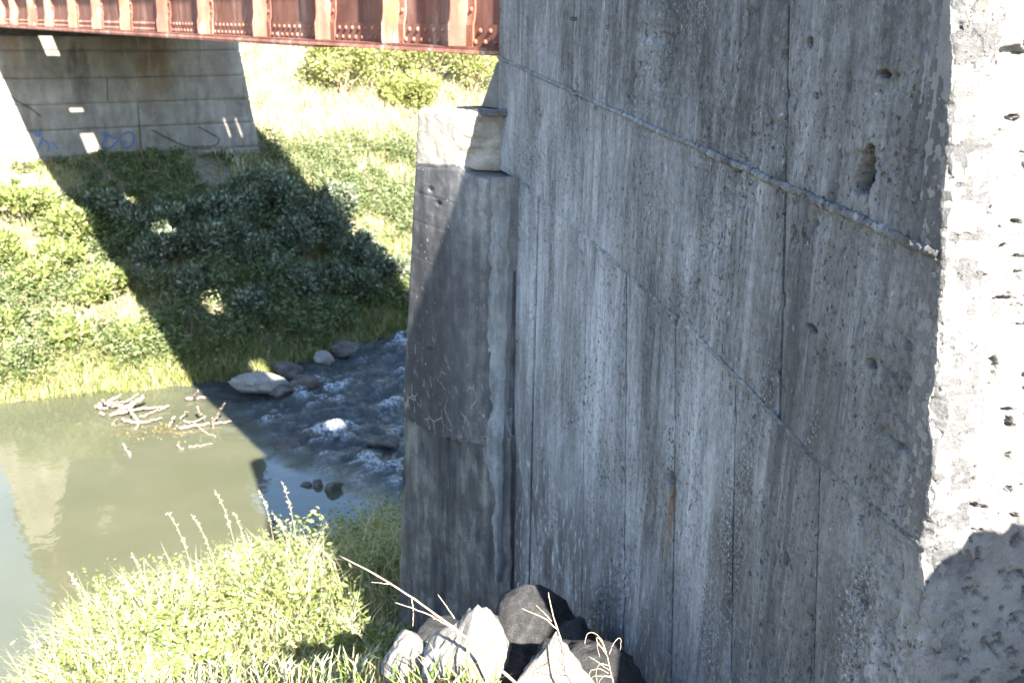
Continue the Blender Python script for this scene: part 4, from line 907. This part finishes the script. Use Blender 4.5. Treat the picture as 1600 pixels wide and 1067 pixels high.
twig('curled_dry_plant', [('stem', z8([(1430,960),(1400,860),(1370,720),(1340,620),(1290,570),(1240,560),(1222,600),(1216,645)]), .0035, .0018),
     ('curled_leaf', z8([(1360,710),(1310,640),(1290,600),(1310,600),(1345,650),(1360,720)]), .0025, .0012), ('curled_leaf', z8([(1350,690),(1300,640),(1310,700),(1322,738)]), .002, .001),
     ('curled_leaf', z8([(1385,720),(1410,650),(1450,600),(1470,610),(1462,690)]), .0025, .0012), ('curled_leaf', z8([(1380,850),(1320,815),(1260,830),(1240,880),(1212,908)]), .0025, .0012),
     ('curled_leaf', z8([(1385,800),(1330,780),(1300,810),(1295,860),(1302,915)]), .0025, .0012), ('curled_leaf', z8([(1390,830),(1330,790),(1290,760),(1248,735)]), .0025, .0012),
     ('curled_leaf', z8([(1400,870),(1350,865),(1320,900),(1315,930)]), .002, .001), ('curled_leaf', z8([(1410,880),(1330,868),(1270,870),(1240,930)]), .002, .001)], 'curled dry weed with drooping leaves at the wall foot', 'dry plant', M['twig'], b)
# tall seed stalks on the near bank
ST = [(335, 765, 'tall seed stalk standing highest above the left grass'), (440, 752, 'tall seed stalk nearest the blue reflection'), (262, 800, 'drooping seed stalk over the calm water'), (405, 765, 'seed stalk left of the blue reflection'), (205, 865, 'bent seed stalk at the left of the near grass'),
      (110, 895, 'leaning seed stalk reaching out over the water'), (300, 805, 'short seed stalk between two taller ones'), (365, 800, 'thin seed stalk beside the tallest one'), (425, 800, 'small seed stalk below the tallest right one'), (60, 1035, 'low seed stalk at the lower left corner'), (180, 930, 'seed stalk arching left above the grass'), (530, 965, 'pale seed stalk in front of the shaded weeds')]
for i, (x, y, lab) in enumerate(ST):
    zc = np.interp(y, [750, 800, 900, 1040], [9.6, 9.2, 8.2, 6.8]) if i != 11 else 5.0
    tip = at(float(x), float(y), zc); H_ = .85 if i != 11 else .4
    base = tip-UP*H_-np.array([-.15-.1*rng.random(), .05, 0]); base[2] = min(base[2], gz(base @ g, base @ gr)+.05)
    root = thing('seed_stalk', base, lab, 'grass stalk', 'seed stalks on the near bank'); L_ = tip-base
    pth = smooth_path([np.zeros(3), L_*np.array([.25, .25, .6]), L_*np.array([.7, .7, .93]), L_], 14); mb = MB(); tube(mb, pth, np.linspace(.0038, .0016, 14), 5); stm = mb.build('stem', M['twig'], root)
    q = np.interp(rng.uniform(.70, 1.0, 46), np.linspace(0, 1, 14), np.arange(14)); p = pth[np.clip(q.astype(int), 0, 12)]+(pth[np.clip(q.astype(int)+1, 0, 13)]-pth[np.clip(q.astype(int), 0, 12)])*(q % 1)[:, None]
    link('seed_head', cat_mesh('seed_head', [leafs(p, .020+.014*rng.random(46), unit(rng.normal(size=(46, 3)))+UP*.5, .3)]), M['straw'], stm)['kind'] = 'stuff'
# yellow leaves caught round the driftwood
n = 150; x = rng.normal(size=n)*190+680; y = rng.normal(size=n)*34+495
c_ = np.array([WPT(*D7(a_, b_), .012+.02*rng.random()) for a_, b_ in zip(x, y)])
tag(link('fallen_leaves', cat_mesh('fallen_leaves', [leafs(c_, 0.03+.04*rng.random(n), rng.normal(size=(n, 3))*np.array([1, 1, .12]), .6)]), M['fallen']), 'yellow leaves floating round the driftwood', 'leaves', kind='stuff')
